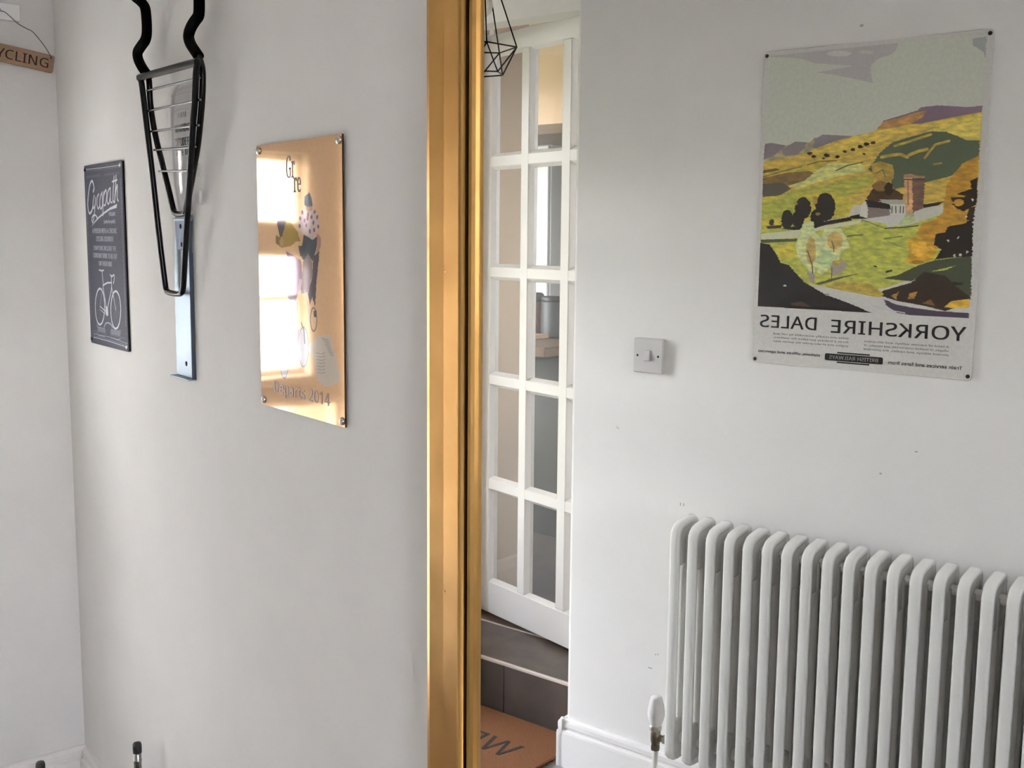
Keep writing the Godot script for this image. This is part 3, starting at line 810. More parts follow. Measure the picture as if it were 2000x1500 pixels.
func shell():
	var st := new_st()
	box(st, Vector3(-2.958, 0, -0.15), Vector3(2.2, 2.45, 0))
	var w := commit(st, "wall_left", M.wall)
	structure(w, "white plastered wall carrying the tin signs and the mirror", "wall")
	# end wall with its window opening (z 0.28 to 0.63, y 1.05 to 1.67)
	st = new_st()
	var X0 := -2.958
	var X1 := -2.808
	box(st, Vector3(X0, 1.0, 0), Vector3(X1, 2.45, 0.28))
	box(st, Vector3(X0, 1.0, 0.67), Vector3(X1, 2.45, 0.80))
	box(st, Vector3(X0, 1.0, 0.28), Vector3(X1, 1.05, 0.67))
	box(st, Vector3(X0, 1.67, 0.28), Vector3(X1, 2.45, 0.67))
	box(st, Vector3(X0, 0, 0), Vector3(X1, 1.0, 0.42))
	box(st, Vector3(X0, 0, 0.79), Vector3(X1, 1.0, 0.80))
	box(st, Vector3(X0, 0, 0.42), Vector3(X1, 0.15, 0.79))
	box(st, Vector3(X0, 0.98, 0.42), Vector3(X1, 1.0, 0.79))
	w = commit(st, "wall_end", M.wall)
	structure(w, "white end wall with skirting beyond the dark sign", "wall")
	# wall opposite, its free end rounded
	st = new_st()
	var prof := PackedVector2Array([Vector2(-4.6, -0.146), Vector2(-0.004, -0.146), Vector2(0, -0.142), Vector2(0, -0.012), Vector2(-0.0035, -0.0035), Vector2(-0.012, 0), Vector2(-4.6, 0)])
	plate(st, prof, 0, 2.45, 0, Transform3D(Basis(Vector3.RIGHT, Vector3(0, 0, 1), Vector3(0, 1, 0)), Vector3.ZERO))
	box(st, Vector3(-0.25, 0, -0.35), Vector3(-0.02, 2.45, -0.146))
	w = commit(st, "wall_opposite", M.wall)
	w.transform = RX
	structure(w, "white wall with radiator and poster, reflected in the mirror", "wall")
	var sc := mat(Color(0.70, 0.68, 0.655), 0.9)
	for q in [[-0.340, 0.792, 0.002, 0.006], [-0.349, 0.792, 0.002, 0.006], [-0.147, 0.963, 0.0015, 0.004], [-0.152, 0.961, 0.0015, 0.004], [-0.2655, 0.348, 0.009, 0.0022], [-0.280, 0.388, 0.0018, 0.004], [-0.287, 0.390, 0.0018, 0.004], [-0.836, 0.940, 0.004, 0.003], [-0.910, 0.998, 0.005, 0.002], [-0.744, 1.896, 0.006, 0.004]]:
		st = new_st()
		plate(st, round_rect(q[2] * 1.4, q[3] * 1.4, min(q[2], q[3]) * 0.65, 3, Vector2(q[0], q[1])), 0.0, 0.0003)
		commit(st, "scuff_mark", sc, w)
	# head over the doorway, side pieces round the doorway
	st = new_st()
	box(st, Vector3(-0.25, 2.084, -0.36), Vector3(0.95, 2.45, -0.275), 0, RX)
	box(st, Vector3(-3.6, 0, 1.405), Vector3(-3.05, 2.45, 1.50))
	w = commit(st, "wall_doorway", M.wall)
	structure(w, "white wall above the glazed door in the mirror", "wall")
	# the entrance recess beyond the end wall
	st = new_st()
	box(st, Vector3(-3.29, 0, 0.66), Vector3(-2.958, 2.45, 0.80))
	box(st, Vector3(-3.29, 0, 0.80), Vector3(-3.16, 2.45, 0.84))
	box(st, Vector3(-3.29, 2.06, 0.84), Vector3(-3.16, 2.10, 1.405))
	box(st, Vector3(-3.29, 2.40, 0.84), Vector3(-3.16, 2.45, 1.405))
	w = commit(st, "wall_entrance", M.wall)
	structure(w, "white wall of the entrance recess beyond the end wall", "wall")
	var fd := thing("door_2", "white half glazed front door in the entrance recess", "door")
	fd.set_meta("kind", "structure")
	st = new_st()
	box(st, Vector3(-3.25, 0.0, 0.84), Vector3(-3.20, 2.06, 0.92), 0.003)
	box(st, Vector3(-3.25, 0.0, 1.36), Vector3(-3.20, 2.06, 1.405), 0.003)
	commit(st, "stile", M.gloss_white, fd)
	st = new_st()
	box(st, Vector3(-3.25, 0.0, 0.92), Vector3(-3.20, 0.4, 1.36), 0.003)
	box(st, Vector3(-3.25, 1.97, 0.92), Vector3(-3.20, 2.06, 1.36), 0.003)
	commit(st, "rail", M.gloss_white, fd)
	st = new_st()
	box(st, Vector3(-3.228, 0.4, 0.92), Vector3(-3.224, 1.97, 1.36))
	commit(st, "pane", M.pane, fd)
	st = new_st()
	box(st, Vector3(-3.228, 2.10, 0.84), Vector3(-3.224, 2.40, 1.405))
	commit(st, "fanlight_pane", M.pane, fd)
	st = new_st()
	box(st, Vector3(-7, 2.45, -0.3), Vector3(2.3, 2.6, 6.5))
	w = commit(st, "ceiling", M.ceiling)
	structure(w, "white ceiling", "ceiling")
	# far end behind the camera: a wall with a wide window
	st = new_st()
	box(st, Vector3(2.05, 0, 0), Vector3(2.2, 2.45, 0.6))
	box(st, Vector3(2.05, 0, 1.17), Vector3(2.2, 2.45, 2.4))
	box(st, Vector3(2.05, 0, 0.6), Vector3(2.2, 1.1, 1.17))
	box(st, Vector3(2.05, 2.0, 0.6), Vector3(2.2, 2.45, 1.17))
	w = commit(st, "wall_behind", M.wall)
	structure(w, "white wall behind the camera with a wide window", "wall")
	st = new_st()
	box(st, Vector3(-4, -0.12, -0.3), Vector3(2.3, 0, 2.6))
	w = commit(st, "floor", M.floor)
	structure(w, "grey floor beside the doormat in the mirror", "floor")
	# step and threshold
	st = new_st()
	box(st, Vector3(-0.25, 0, -0.395), Vector3(1.4, 0.152, -0.150), 0, RX)
	var s := commit(st, "trim_1", M.riser)
	structure(s, "dark brown stone step below the glazed door in the mirror", "step")
	st = new_st()
	box(st, Vector3(-0.02, 0.0, -0.150), Vector3(0.34, 0.151, -0.147), 0, RX)
	commit(st, "tile", M.riser, s)
	st = new_st()
	box(st, Vector3(0.343, 0.0, -0.150), Vector3(0.70, 0.151, -0.147), 0, RX)
	commit(st, "tile", M.riser, s)
	st = new_st()
	box(st, Vector3(-0.02, 0.150, -0.392), Vector3(0.70, 0.160, -0.155), 0, RX)
	commit(st, "tread", M.step, s)
	st = new_st()
	box(st, Vector3(-0.02, 0.151, -0.156), Vector3(0.70, 0.1615, -0.1445), 0.0025, RX)
	commit(st, "nosing", M.trim, s)
	st = new_st()
	box(st, Vector3(-0.02, 0.155, -0.400), Vector3(0.70, 0.1625, -0.392), 0.001, RX)
	commit(st, "threshold_strip", M.trim, s)
	# skirting boards
	var sk := [Vector2(0, 0), Vector2(0.018, 0), Vector2(0.018, 0.098), Vector2(0.0165, 0.104), Vector2(0.0115, 0.108), Vector2(0.0115, 0.112), Vector2(0.0135, 0.117), Vector2(0.0135, 0.128), Vector2(0.0105, 0.134), Vector2(0.006, 0.137), Vector2(0, 0.137)]
	for q in [["baseboard_left", Vector3(-2.79, 0, 0), Vector3(2.05, 0, 0), Vector3(0, 0, 1), "white skirting board along the wall under the mirror"], ["baseboard_end", Vector3(-2.808, 0, 0), Vector3(-2.808, 0, 0.80), Vector3(1, 0, 0), "white skirting board at the foot of the end wall"], ["baseboard_opposite", at_r(Vector3(-4.3, 0, 0)), at_r(Vector3(0.012, 0, 0)), RX.basis * Vector3(0, 0, 1), "white moulded skirting board under the radiator in the mirror"]]:
		st = new_st()
		sweep(st, sk, q[1], q[2], q[3])
		structure(commit(st, q[0], M.gloss_white), q[4], "skirting board")
	st = new_st()
	sweep(st, sk, at_r(Vector3(0, 0, 0.018)), at_r(Vector3(0, 0, -0.146)), RX.basis * Vector3(1, 0, 0))
	structure(commit(st, "baseboard_return", M.gloss_white), "white skirting board returning round the wall end beside the step", "skirting board")

func windows():
	# the narrow window in the end wall
	var w := thing("window_1", "narrow white window with glazing bars in the end wall", "window")
	w.set_meta("kind", "structure")
	var st := new_st()
	var xa := -2.885
	var xb := -2.845
	var f := 0.022
	box(st, Vector3(xa, 1.05, 0.28), Vector3(xb, 1.67, 0.28 + f), 0.004)
	box(st, Vector3(xa, 1.05, 0.67 - f), Vector3(xb, 1.67, 0.67), 0.004)
	box(st, Vector3(xa, 1.05, 0.28 + f), Vector3(xb, 1.05 + f, 0.67 - f), 0.004)
	box(st, Vector3(xa, 1.67 - f, 0.28 + f), Vector3(xb, 1.67, 0.67 - f), 0.004)
	commit(st, "window_frame", M.gloss_white, w)
	st = new_st()
	box(st, Vector3(xa + 0.01, 1.385, 0.28 + f), Vector3(xb, 1.485, 0.67 - f), 0.004)
	commit(st, "transom", M.gloss_white, w)
	st = new_st()
	box(st, Vector3(xa + 0.01, 1.262, 0.28 + f), Vector3(xb - 0.005, 1.278, 0.67 - f), 0.003)
	commit(st, "glazing_bar", M.gloss_white, w)
	for q in [[1.05 + f, 1.262], [1.278, 1.385], [1.485, 1.67 - f]]:
		st = new_st()
		box(st, Vector3(-2.867, q[0], 0.28 + f), Vector3(-2.863, q[1], 0.67 - f))
		commit(st, "pane", M.pane, w)
	st = new_st()
	box(st, Vector3(-2.86, 1.05 - 0.02, 0.28 - 0.0), Vector3(-2.79, 1.05 + 0.003, 0.67 + 0.0), 0.004)
	commit(st, "window_sill", M.gloss_white, w)
	st = new_st()
	box(st, Vector3(xa, 0.15, 0.42), Vector3(xb, 0.98, 0.42 + f), 0.004)
	box(st, Vector3(xa, 0.15, 0.79 - f), Vector3(xb, 0.98, 0.79), 0.004)
	box(st, Vector3(xa, 0.15, 0.42 + f), Vector3(xb, 0.15 + f, 0.79 - f), 0.004)
	box(st, Vector3(xa, 0.98 - f, 0.42 + f), Vector3(xb, 0.98, 0.79 - f), 0.004)
	commit(st, "lower_frame", M.gloss_white, w)
	st = new_st()
	box(st, Vector3(-2.867, 0.15 + f, 0.42 + f), Vector3(-2.863, 0.98 - f, 0.79 - f))
	commit(st, "pane", M.pane, w)
	# the wide window behind the camera
	w = thing("window_2", "wide white window behind the camera", "window")
	w.set_meta("kind", "structure")
	st = new_st()
	var zm := (0.6 + 1.17) * 0.5
	for z in [0.6, zm - 0.02, 1.17 - 0.04]:
		box(st, Vector3(2.1, 1.1, z), Vector3(2.15, 2.0, z + 0.04), 0.004)
	box(st, Vector3(2.1, 1.1, 0.6 + 0.04), Vector3(2.15, 1.1 + 0.04, 1.17 - 0.04), 0.004)
	box(st, Vector3(2.1, 2.0 - 0.04, 0.6 + 0.04), Vector3(2.15, 2.0, 1.17 - 0.04), 0.004)
	commit(st, "window_frame", M.gloss_white, w)
	for z in [[0.6 + 0.04, zm - 0.02], [zm + 0.02, 1.17 - 0.04]]:
		st = new_st()
		box(st, Vector3(2.123, 1.1 + 0.04, z[0]), Vector3(2.127, 2.0 - 0.04, z[1]))
		commit(st, "pane", M.pane, w)

func kitchen_shell():
	var st := new_st()
	box(st, Vector3(-2.3, -0.1, -4.3), Vector3(3.4, 0.158, -0.400), 0, RX)
	structure(commit(st, "floor_kitchen", M.kitchen_floor), "dark brown kitchen floor seen through the glazed door in the mirror", "floor")
	st = new_st()
	box(st, Vector3(0.75, 0.158, -0.757), Vector3(0.86, 2.45, -0.36), 0.004, RX)
	structure(commit(st, "wall_kitchen", M.beige), "beige wall behind the left panes of the glazed door in the mirror", "wall")
	st = new_st()
	var kb := [Vector2(0, 0.158), Vector2(0.014, 0.158), Vector2(0.014, 0.26), Vector2(0.007, 0.29), Vector2(0, 0.30)]
	sweep(st, kb, at_r(Vector3(0.75, 0, -0.37)), at_r(Vector3(0.75, 0, -0.771)), RX.basis * Vector3(-1, 0, 0))
	sweep(st, kb, at_r(Vector3(0.736, 0, -0.757)), at_r(Vector3(0.86, 0, -0.757)), RX.basis * Vector3(0, 0, -1))
	structure(commit(st, "baseboard_kitchen", mat(Color(0.80, 0.74, 0.67), 0.4)), "cream skirting board behind the bottom left pane in the mirror", "skirting board")
	st = new_st()
	box(st, Vector3(0.9, 1.93, -1.85), Vector3(3.4, 2.45, -1.5), 0, RX)
	structure(commit(st, "wall_bulkhead", M.bulkhead), "beige bulkhead behind the top centre pane in the mirror", "wall")
	st = new_st()
	box(st, Vector3(-2.4, 0, -3.45), Vector3(3.4, 2.45, -3.3), 0, RX)
	box(st, Vector3(3.3, 0, -3.3), Vector3(3.45, 2.45, 0.1), 0, RX)
	box(st, Vector3(0.95, 0, -0.36), Vector3(1.6, 2.45, -0.2), 0, RX)
	box(st, Vector3(2.5, 0, -0.36), Vector3(3.3, 2.45, -0.2), 0, RX)
	box(st, Vector3(1.6, 0, -0.36), Vector3(2.5, 1.1, -0.2), 0, RX)
	box(st, Vector3(1.6, 2.1, -0.36), Vector3(2.5, 2.45, -0.2), 0, RX)
	box(st, Vector3(-2.4, 0, -3.3), Vector3(-2.25, 1.2, -0.146), 0, RX)
	box(st, Vector3(-2.4, 2.0, -3.3), Vector3(-2.25, 2.45, -0.146), 0, RX)
	box(st, Vector3(-2.4, 1.2, -0.9), Vector3(-2.25, 2.0, -0.146), 0, RX)
	box(st, Vector3(-2.4, 1.2, -3.3), Vector3(-2.25, 2.0, -1.5), 0, RX)
	structure(commit(st, "wall_far", mat(Color(0.72, 0.67, 0.60), 0.85)), "grey beige far wall of the kitchen in the mirror", "wall")

func glazed_door():
	var d := thing("door_1", "white glazed door with small panes, ajar above the step in the mirror", "door")
	d.set_meta("kind", "structure")
	var z0 := 1.404
	var z1 := 1.444
	var yb := 0.172
	var yt := 2.088
	var xs := [-3.033, -2.933, -2.775, -2.735, -2.577, -2.535, -2.377, -2.277]
	var gy0 := 0.284
	var gy1 := 2.026
	var st := new_st()
	box(st, Vector3(xs[0], yb, z0), Vector3(xs[1], yt, z1), 0.003)
	commit(st, "stile", M.gloss_white, d)
	st = new_st()
	box(st, Vector3(xs[6], yb, z0), Vector3(xs[7], yt, z1), 0.003)
	commit(st, "stile", M.gloss_white, d)
	st = new_st()
	box(st, Vector3(xs[1], yb, z0), Vector3(xs[6], gy0, z1), 0.003)
	commit(st, "rail", M.gloss_white, d)
	st = new_st()
	box(st, Vector3(xs[1], gy1, z0), Vector3(xs[6], yt, z1), 0.003)
	commit(st, "rail", M.gloss_white, d)
	for k in [2, 4]:
		st = new_st()
		box(st, Vector3(xs[k], gy0, z0 + 0.001), Vector3(xs[k + 1], gy1, z1 - 0.001), 0.003)
		commit(st, "glazing_bar", M.gloss_white, d)
	var bh := 0.036
	var ph := (gy1 - gy0 - 4.0 * bh) / 5.0
	for r in 5:
		var ya := gy0 + r * (ph + bh)
		for c in 3:
			st = new_st()
			box(st, Vector3(xs[1 + 2 * c], ya, z0 + 0.017), Vector3(xs[2 + 2 * c], ya + ph, z0 + 0.021))
			commit(st, "pane", M.door_pane, d)
			# the putty bead round the pane
			st = new_st()
			var xa: float = xs[1 + 2 * c]
			var xb: float = xs[2 + 2 * c]
			var e := 0.009
			for q in [[Vector3(xa, ya, 0), Vector3(xb, ya, 0), Vector3(0, 1, 0)], [Vector3(xa, ya + ph, 0), Vector3(xb, ya + ph, 0), Vector3(0, -1, 0)], [Vector3(xa, ya, 0), Vector3(xa, ya + ph, 0), Vector3(1, 0, 0)], [Vector3(xb, ya, 0), Vector3(xb, ya + ph, 0), Vector3(-1, 0, 0)]]:
				var up := Vector3(0, 0, z0 + 0.003)
				var dn := Vector3(0, 0, z0 + 0.017)
				var mid: Vector3 = (q[0] + q[1]) * 0.5 + Vector3(0, 0, z0 + 0.02) - q[2] * 0.02
				st.set_smooth_group(-1)
				away(st, [q[0] + up, q[1] + up, q[1] + dn + q[2] * e, q[0] + dn + q[2] * e], mid)
			commit(st, "glazing_bead", M.gloss_white, d)
	for r in 4:
		var ya := gy0 + (r + 1) * ph + r * bh
		for c in 3:
			st = new_st()
			box(st, Vector3(xs[1 + 2 * c] - 0.012, ya, z0 + 0.0015), Vector3(xs[2 + 2 * c] + 0.012, ya + bh, z1 - 0.0015), 0.003)
			commit(st, "glazing_bar", M.gloss_white, d)

# ------------------------------------------------------------------ things
func mirror():
	var t := thing("mirror", "large gold framed mirror reflecting the opposite wall", "mirror", "", Transform3D(Basis.IDENTITY, Vector3(-1.155, 0.40, 0)))
	var W := 1.01
	var H := 1.68
	var prof := [Vector2(0, 0), Vector2(0, 0.020), Vector2(0.003, 0.0235), Vector2(0.010, 0.0245), Vector2(0.040, 0.0235), Vector2(0.072, 0.0245), Vector2(0.0735, 0.0225)]
	var bead := [Vector2(0.0735, 0.0215), Vector2(0.0745, 0.0262), Vector2(0.0775, 0.0280), Vector2(0.0805, 0.0262), Vector2(0.082, 0.0215)]
	var groove := [Vector2(0.082, 0.0215), Vector2(0.0825, 0.0165), Vector2(0.0865, 0.0165), Vector2(0.087, 0.019)]
	var lip := [Vector2(0.087, 0.018), Vector2(0.0875, 0.0205), Vector2(0.090, 0.0220), Vector2(0.0935, 0.0205), Vector2(0.0965, 0.017), Vector2(0.098, 0.0125), Vector2(0.098, 0.0)]
	for q in [["frame", prof, M.gold], ["beading", bead, M.gold], ["groove", groove, M.gold_dark], ["inner_lip", lip, M.gold]]:
		var st := new_st()
		var pr: Array = q[1]
		for k in 4:
			for i in pr.size() - 1:
				st.set_smooth_group(1 if q[0] == "beading" else -1)
				var pts := []
				for e in [[i, 0], [i, 1], [i + 1, 1], [i + 1, 0]]:
					var p: Vector2 = pr[e[0]]
					var x0 := p.x
					var x1 := W - p.x
					var y0 := p.x
					var y1 := H - p.x
					var cs := [Vector3(x0, y0, p.y), Vector3(x1, y0, p.y), Vector3(x1, y1, p.y), Vector3(x0, y1, p.y)]
					pts.append(cs[(k + e[1]) % 4])
				var n := Vector3.ZERO
				quad(st, pts[0], pts[1], pts[2], pts[3])
		commit(st, q[0], q[2], t)
	# the glass: flat, with a ground bevel along its edge
	var st := new_st()
	st.set_smooth_group(-1)
	var a := 0.098
	var b := 0.1055
	var o := []
	var inn := []
	for s in [[0, 0], [1, 0], [1, 1], [0, 1]]:
		o.append(Vector3(a if s[0] == 0 else W - a, a if s[1] == 0 else H - a, 0.01175))
		inn.append(Vector3(b if s[0] == 0 else W - b, b if s[1] == 0 else H - b, 0.012))
	quad(st, inn[0], inn[1], inn[2], inn[3])
	for k in 4:
		quad(st, o[k], o[(k + 1) % 4], inn[(k + 1) % 4], inn[k])
	commit(st, "mirror_glass", M.mirror, t)
	st = new_st()
	box(st, Vector3(0.004, 0.004, 0.0005), Vector3(W - 0.004, H - 0.004, 0.009))
	commit(st, "backing_board", M.gold_dark, t)

func bike_rack():
	var base := Vector3(-2.02, 1.174, 0)
	var t := thing("bike_rack", "black folding wall bike rack on a steel plate between the two tin signs", "bike rack", "", Transform3D(Basis.IDENTITY, base))
	var rel := func(pts: Array) -> Array:
		var o := []
		for p in pts:
			o.append(p - base)
		return o
	var left_up: Array = rel.call([Vector3(-2.222, 1.936, 0.03), Vector3(-2.1976, 1.9132, 0.03), Vector3(-2.1563, 1.8903, 0.03), Vector3(-2.1237, 1.8758, 0.03), Vector3(-2.1001, 1.8611, 0.03), Vector3(-2.0939, 1.8408, 0.03), Vector3(-2.0936, 1.816, 0.03), Vector3(-2.1032, 1.8025, 0.03), Vector3(-2.1264, 1.7943, 0.03), Vector3(-2.1472, 1.7857, 0.03), Vector3(-2.1456, 1.7732, 0.03), Vector3(-2.1274, 1.7569, 0.03), Vector3(-2.1011, 1.740, 0.03)])
	var right_up: Array = rel.call([Vector3(-1.8345, 1.8686, 0.03), Vector3(-1.8388, 1.8405, 0.03), Vector3(-1.8406, 1.8159, 0.03), Vector3(-1.8457, 1.8067, 0.03), Vector3(-1.862, 1.8008, 0.03), Vector3(-1.8787, 1.793, 0.03), Vector3(-1.8887, 1.7843, 0.03), Vector3(-1.8893, 1.7758, 0.03), Vector3(-1.8808, 1.7654, 0.03), Vector3(-1.8655, 1.7541, 0.03), Vector3(-1.8482, 1.7418, 0.03)])
	for p in [left_up, right_up]:
		var st := new_st()
		tube(st, smooth(p, 4), 0.0094, 12)
		commit(st, "foam_arm", M.foam, t)
	var low: Array = rel.call([Vector3(-2.1011, 1.74, 0.03), Vector3(-2.0905, 1.7276, 0.03), Vector3(-2.0910, 1.6933, 0.0292), Vector3(-2.0888, 1.6632, 0.0273), Vector3(-2.0824, 1.6329, 0.0254), Vector3(-2.0725, 1.605, 0.0236), Vector3(-2.064, 1.5877, 0.0226), Vector3(-2.0503, 1.5543, 0.0205), Vector3(-2.038, 1.5257, 0.0187), Vector3(-2.026, 1.4955, 0.0168), Vector3(-2.0195, 1.4842, 0.0161), Vector3(-2.0050, 1.4802, 0.016), Vector3(-1.9808, 1.480, 0.016), Vector3(-1.9646, 1.4843, 0.0161), Vector3(-1.9500, 1.5004, 0.0172), Vector3(-1.9259, 1.5314, 0.0193), Vector3(-1.9009, 1.5659, 0.0217), Vector3(-1.8794, 1.5954, 0.0237), Vector3(-1.8584, 1.6327, 0.0264), Vector3(-1.8398, 1.6701, 0.0292), Vector3(-1.8328, 1.7065, 0.03), Vector3(-1.836, 1.7253, 0.03), Vector3(-1.8482, 1.7418, 0.03)])
	var st := new_st()
	tube(st, smooth(low, 3), 0.0056, 10)
	commit(st, "inner_frame", M.black, t)
	var outer: Array = rel.call([Vector3(-1.8185, 1.7268, 0.044), Vector3(-1.8275, 1.7121, 0.0435), Vector3(-1.8426, 1.6694, 0.0406), Vector3(-1.8647, 1.6204, 0.0377), Vector3(-1.8910, 1.5562, 0.0332), Vector3(-1.9130, 1.5012, 0.0298), Vector3(-1.9367, 1.4447, 0.0263), Vector3(-1.9683, 1.3622, 0.0215), Vector3(-1.978, 1.3422, 0.0203), Vector3(-1.9896, 1.3351, 0.02), Vector3(-2.0103, 1.3332, 0.02), Vector3(-2.0496, 1.3344, 0.0201), Vector3(-2.0623, 1.3396, 0.0204), Vector3(-2.0662, 1.354, 0.0212), Vector3(-2.0730, 1.4205, 0.025), Vector3(-2.0785, 1.5048, 0.0298), Vector3(-2.0825, 1.5645, 0.0332), Vector3(-2.0862, 1.6099, 0.0358), Vector3(-2.0905, 1.6681, 0.0392), Vector3(-2.0956, 1.7196, 0.0422), Vector3(-2.1009, 1.7313, 0.0429)])
	st = new_st()
	tube(st, smooth(outer, 3), 0.0056, 10)
	commit(st, "outer_frame", M.black, t)
	var bar: Array = rel.call([Vector3(-2.1065, 1.7325, 0.0429), Vector3(-1.8162, 1.7280, 0.044)])
	st = new_st()
	var bx := Transform3D(Basis(Vector3.BACK, -0.0155), (bar[0] + bar[1]) * 0.5)
	box(st, Vector3(-0.1455, -0.0062, -0.0055), Vector3(0.1455, 0.0062, 0.0055), 0.0028, bx)
	commit(st, "top_bar", M.black, t)
	var thin := mat(Color(0.55, 0.55, 0.56), 0.2, 1.0)
	for q in [[Vector3(-2.0825, 1.7074, 0.0372), Vector3(-1.827, 1.7033, 0.038)], [Vector3(-2.0955, 1.671, 0.0350), Vector3(-1.830, 1.6683, 0.0362)], [Vector3(-2.0885, 1.6336, 0.0325), Vector3(-1.848, 1.6275, 0.0332)], [Vector3(-2.0745, 1.599, 0.0306), Vector3(-1.8700, 1.5929, 0.0310)], [Vector3(-2.0572, 1.5595, 0.0286), Vector3(-1.8920, 1.5537, 0.0287)]]:
		st = new_st()
		var p: Array = rel.call(q)
		tube(st, p, 0.0021, 8)
		commit(st, "cross_wire", thin, t)
	# back plate with a lip and turned edges, bracket, holes
	st = new_st()
	plate(st, PackedVector2Array([Vector2(-0.0475, 0.003), Vector2(0.0435, 0.001), Vector2(0.0485, 0.305), Vector2(-0.0305, 0.305), Vector2(-0.0445, 0.2)]), 0.0005, 0.003, 0.0004)
	commit(st, "wall_plate", M.steel, t)
	st = new_st()
	box(st, Vector3(0.0425, 0.002, 0.0005), Vector3(0.0450, 0.295, 0.0085), 0.0006, Transform3D(Basis(Vector3.BACK, -0.010), Vector3.ZERO))
	commit(st, "plate_edge", M.dark_steel, t)
	st = new_st()
	box(st, Vector3(-0.049, -0.001, 0.0005), Vector3(0.046, 0.0015, 0.0155), 0.0006)
	commit(st, "plate_lip", M.steel, t)
	st = new_st()
	plate(st, PackedVector2Array([Vector2(-0.012, 0.240), Vector2(0.047, 0.240), Vector2(0.056, 0.296), Vector2(-0.018, 0.296)]), 0.003, 0.0095, 0.0012)
	commit(st, "bracket", M.dark_steel, t)
	st = new_st()
	box(st, Vector3(-0.019, 0.293, 0.004), Vector3(0.057, 0.299, 0.0125), 0.0015)
	commit(st, "bracket_fold", M.steel, t)
	for q in [[0.004, -1.174 + 1.201, 0.003, 0.0048], [0.012, 0.284, 0.0095, 0.0045], [0.0145, 0.2505, 0.0095, 0.0045]]:
		st = new_st()
		lathe(st, [Vector2(q[3], 0), Vector2(q[3], 0.0006), Vector2(0, 0.0006)], 14, Transform3D(Basis(Vector3.RIGHT, PI / 2), Vector3(q[0], q[1], q[2])))
		commit(st, "screw_hole", M.hole, t)
	# the clear printed sleeve that hangs behind the wires
	var c0 := Vector3(-1.995, 1.483, 0.004)
	var s := thing("plastic_sleeve", "clear plastic sleeve with black print hanging inside the bike rack", "plastic sleeve", "", Transform3D(Basis.IDENTITY, c0))
	var rows := [[1.4862, -2.0365, -1.958, 0.006], [1.51, -2.043, -1.948, 0.009], [1.5361, -2.0541, -1.9406, 0.011], [1.5932, -2.065, -1.927, 0.013], [1.65, -2.069, -1.917, 0.014], [1.688, -2.0655, -1.9165, 0.013], [1.703, -2.060, -1.925, 0.010], [1.711, -2.045, -1.940, 0.006]]
	st = new_st()
	st.set_smooth_group(0)
	var nseg := 12
	for i in rows.size() - 1:
		for k in nseg:
			var pts := []
			for e in [[i, k], [i, k + 1], [i + 1, k + 1], [i + 1, k]]:
				var rr: Array = rows[e[0]]
				var u := float(e[1]) / nseg
				pts.append(Vector3(lerpf(rr[1], rr[2], u), rr[0], 0.005 + rr[3] * sin(PI * u)) - c0)
			quad(st, pts[0], pts[1], pts[2], pts[3])
	commit(st, "sleeve", M.clear, s)
	var zt := 0.0165
	words(s, "|||||", Vector3(-1.966, 1.656, zt) - c0, 0.036, 0.009, M.ink, 0.6, "Droid Sans")
	words(s, "WARNINGS", Vector3(-1.963, 1.633, zt) - c0, 0.078, 0.013, M.ink, 0.6, "Droid Sans")
	words(s, "DITUDE FC", Vector3(-1.9645, 1.6085, zt) - c0, 0.074, 0.014, M.ink, 0.5, "Droid Sans")
	words(s, "RIDE DIS", Vector3(-1.967, 1.590, zt - 0.001) - c0, 0.064, 0.010, M.ink, 0.5, "Droid Sans")
	words(s, "C", Vector3(-1.987, 1.5695, zt - 0.002) - c0, 0.011, 0.010, M.ink, 0.5, "Droid Sans")
	for y in [1.557, 1.508]:
		st = new_st()
		box(st, Vector3(-1.9165, y - 0.012, 0.0045) - c0, Vector3(-1.9125, y + 0.012, 0.0095) - c0, 0.0012)
		commit(st, "edge_tab", M.plastic, s)

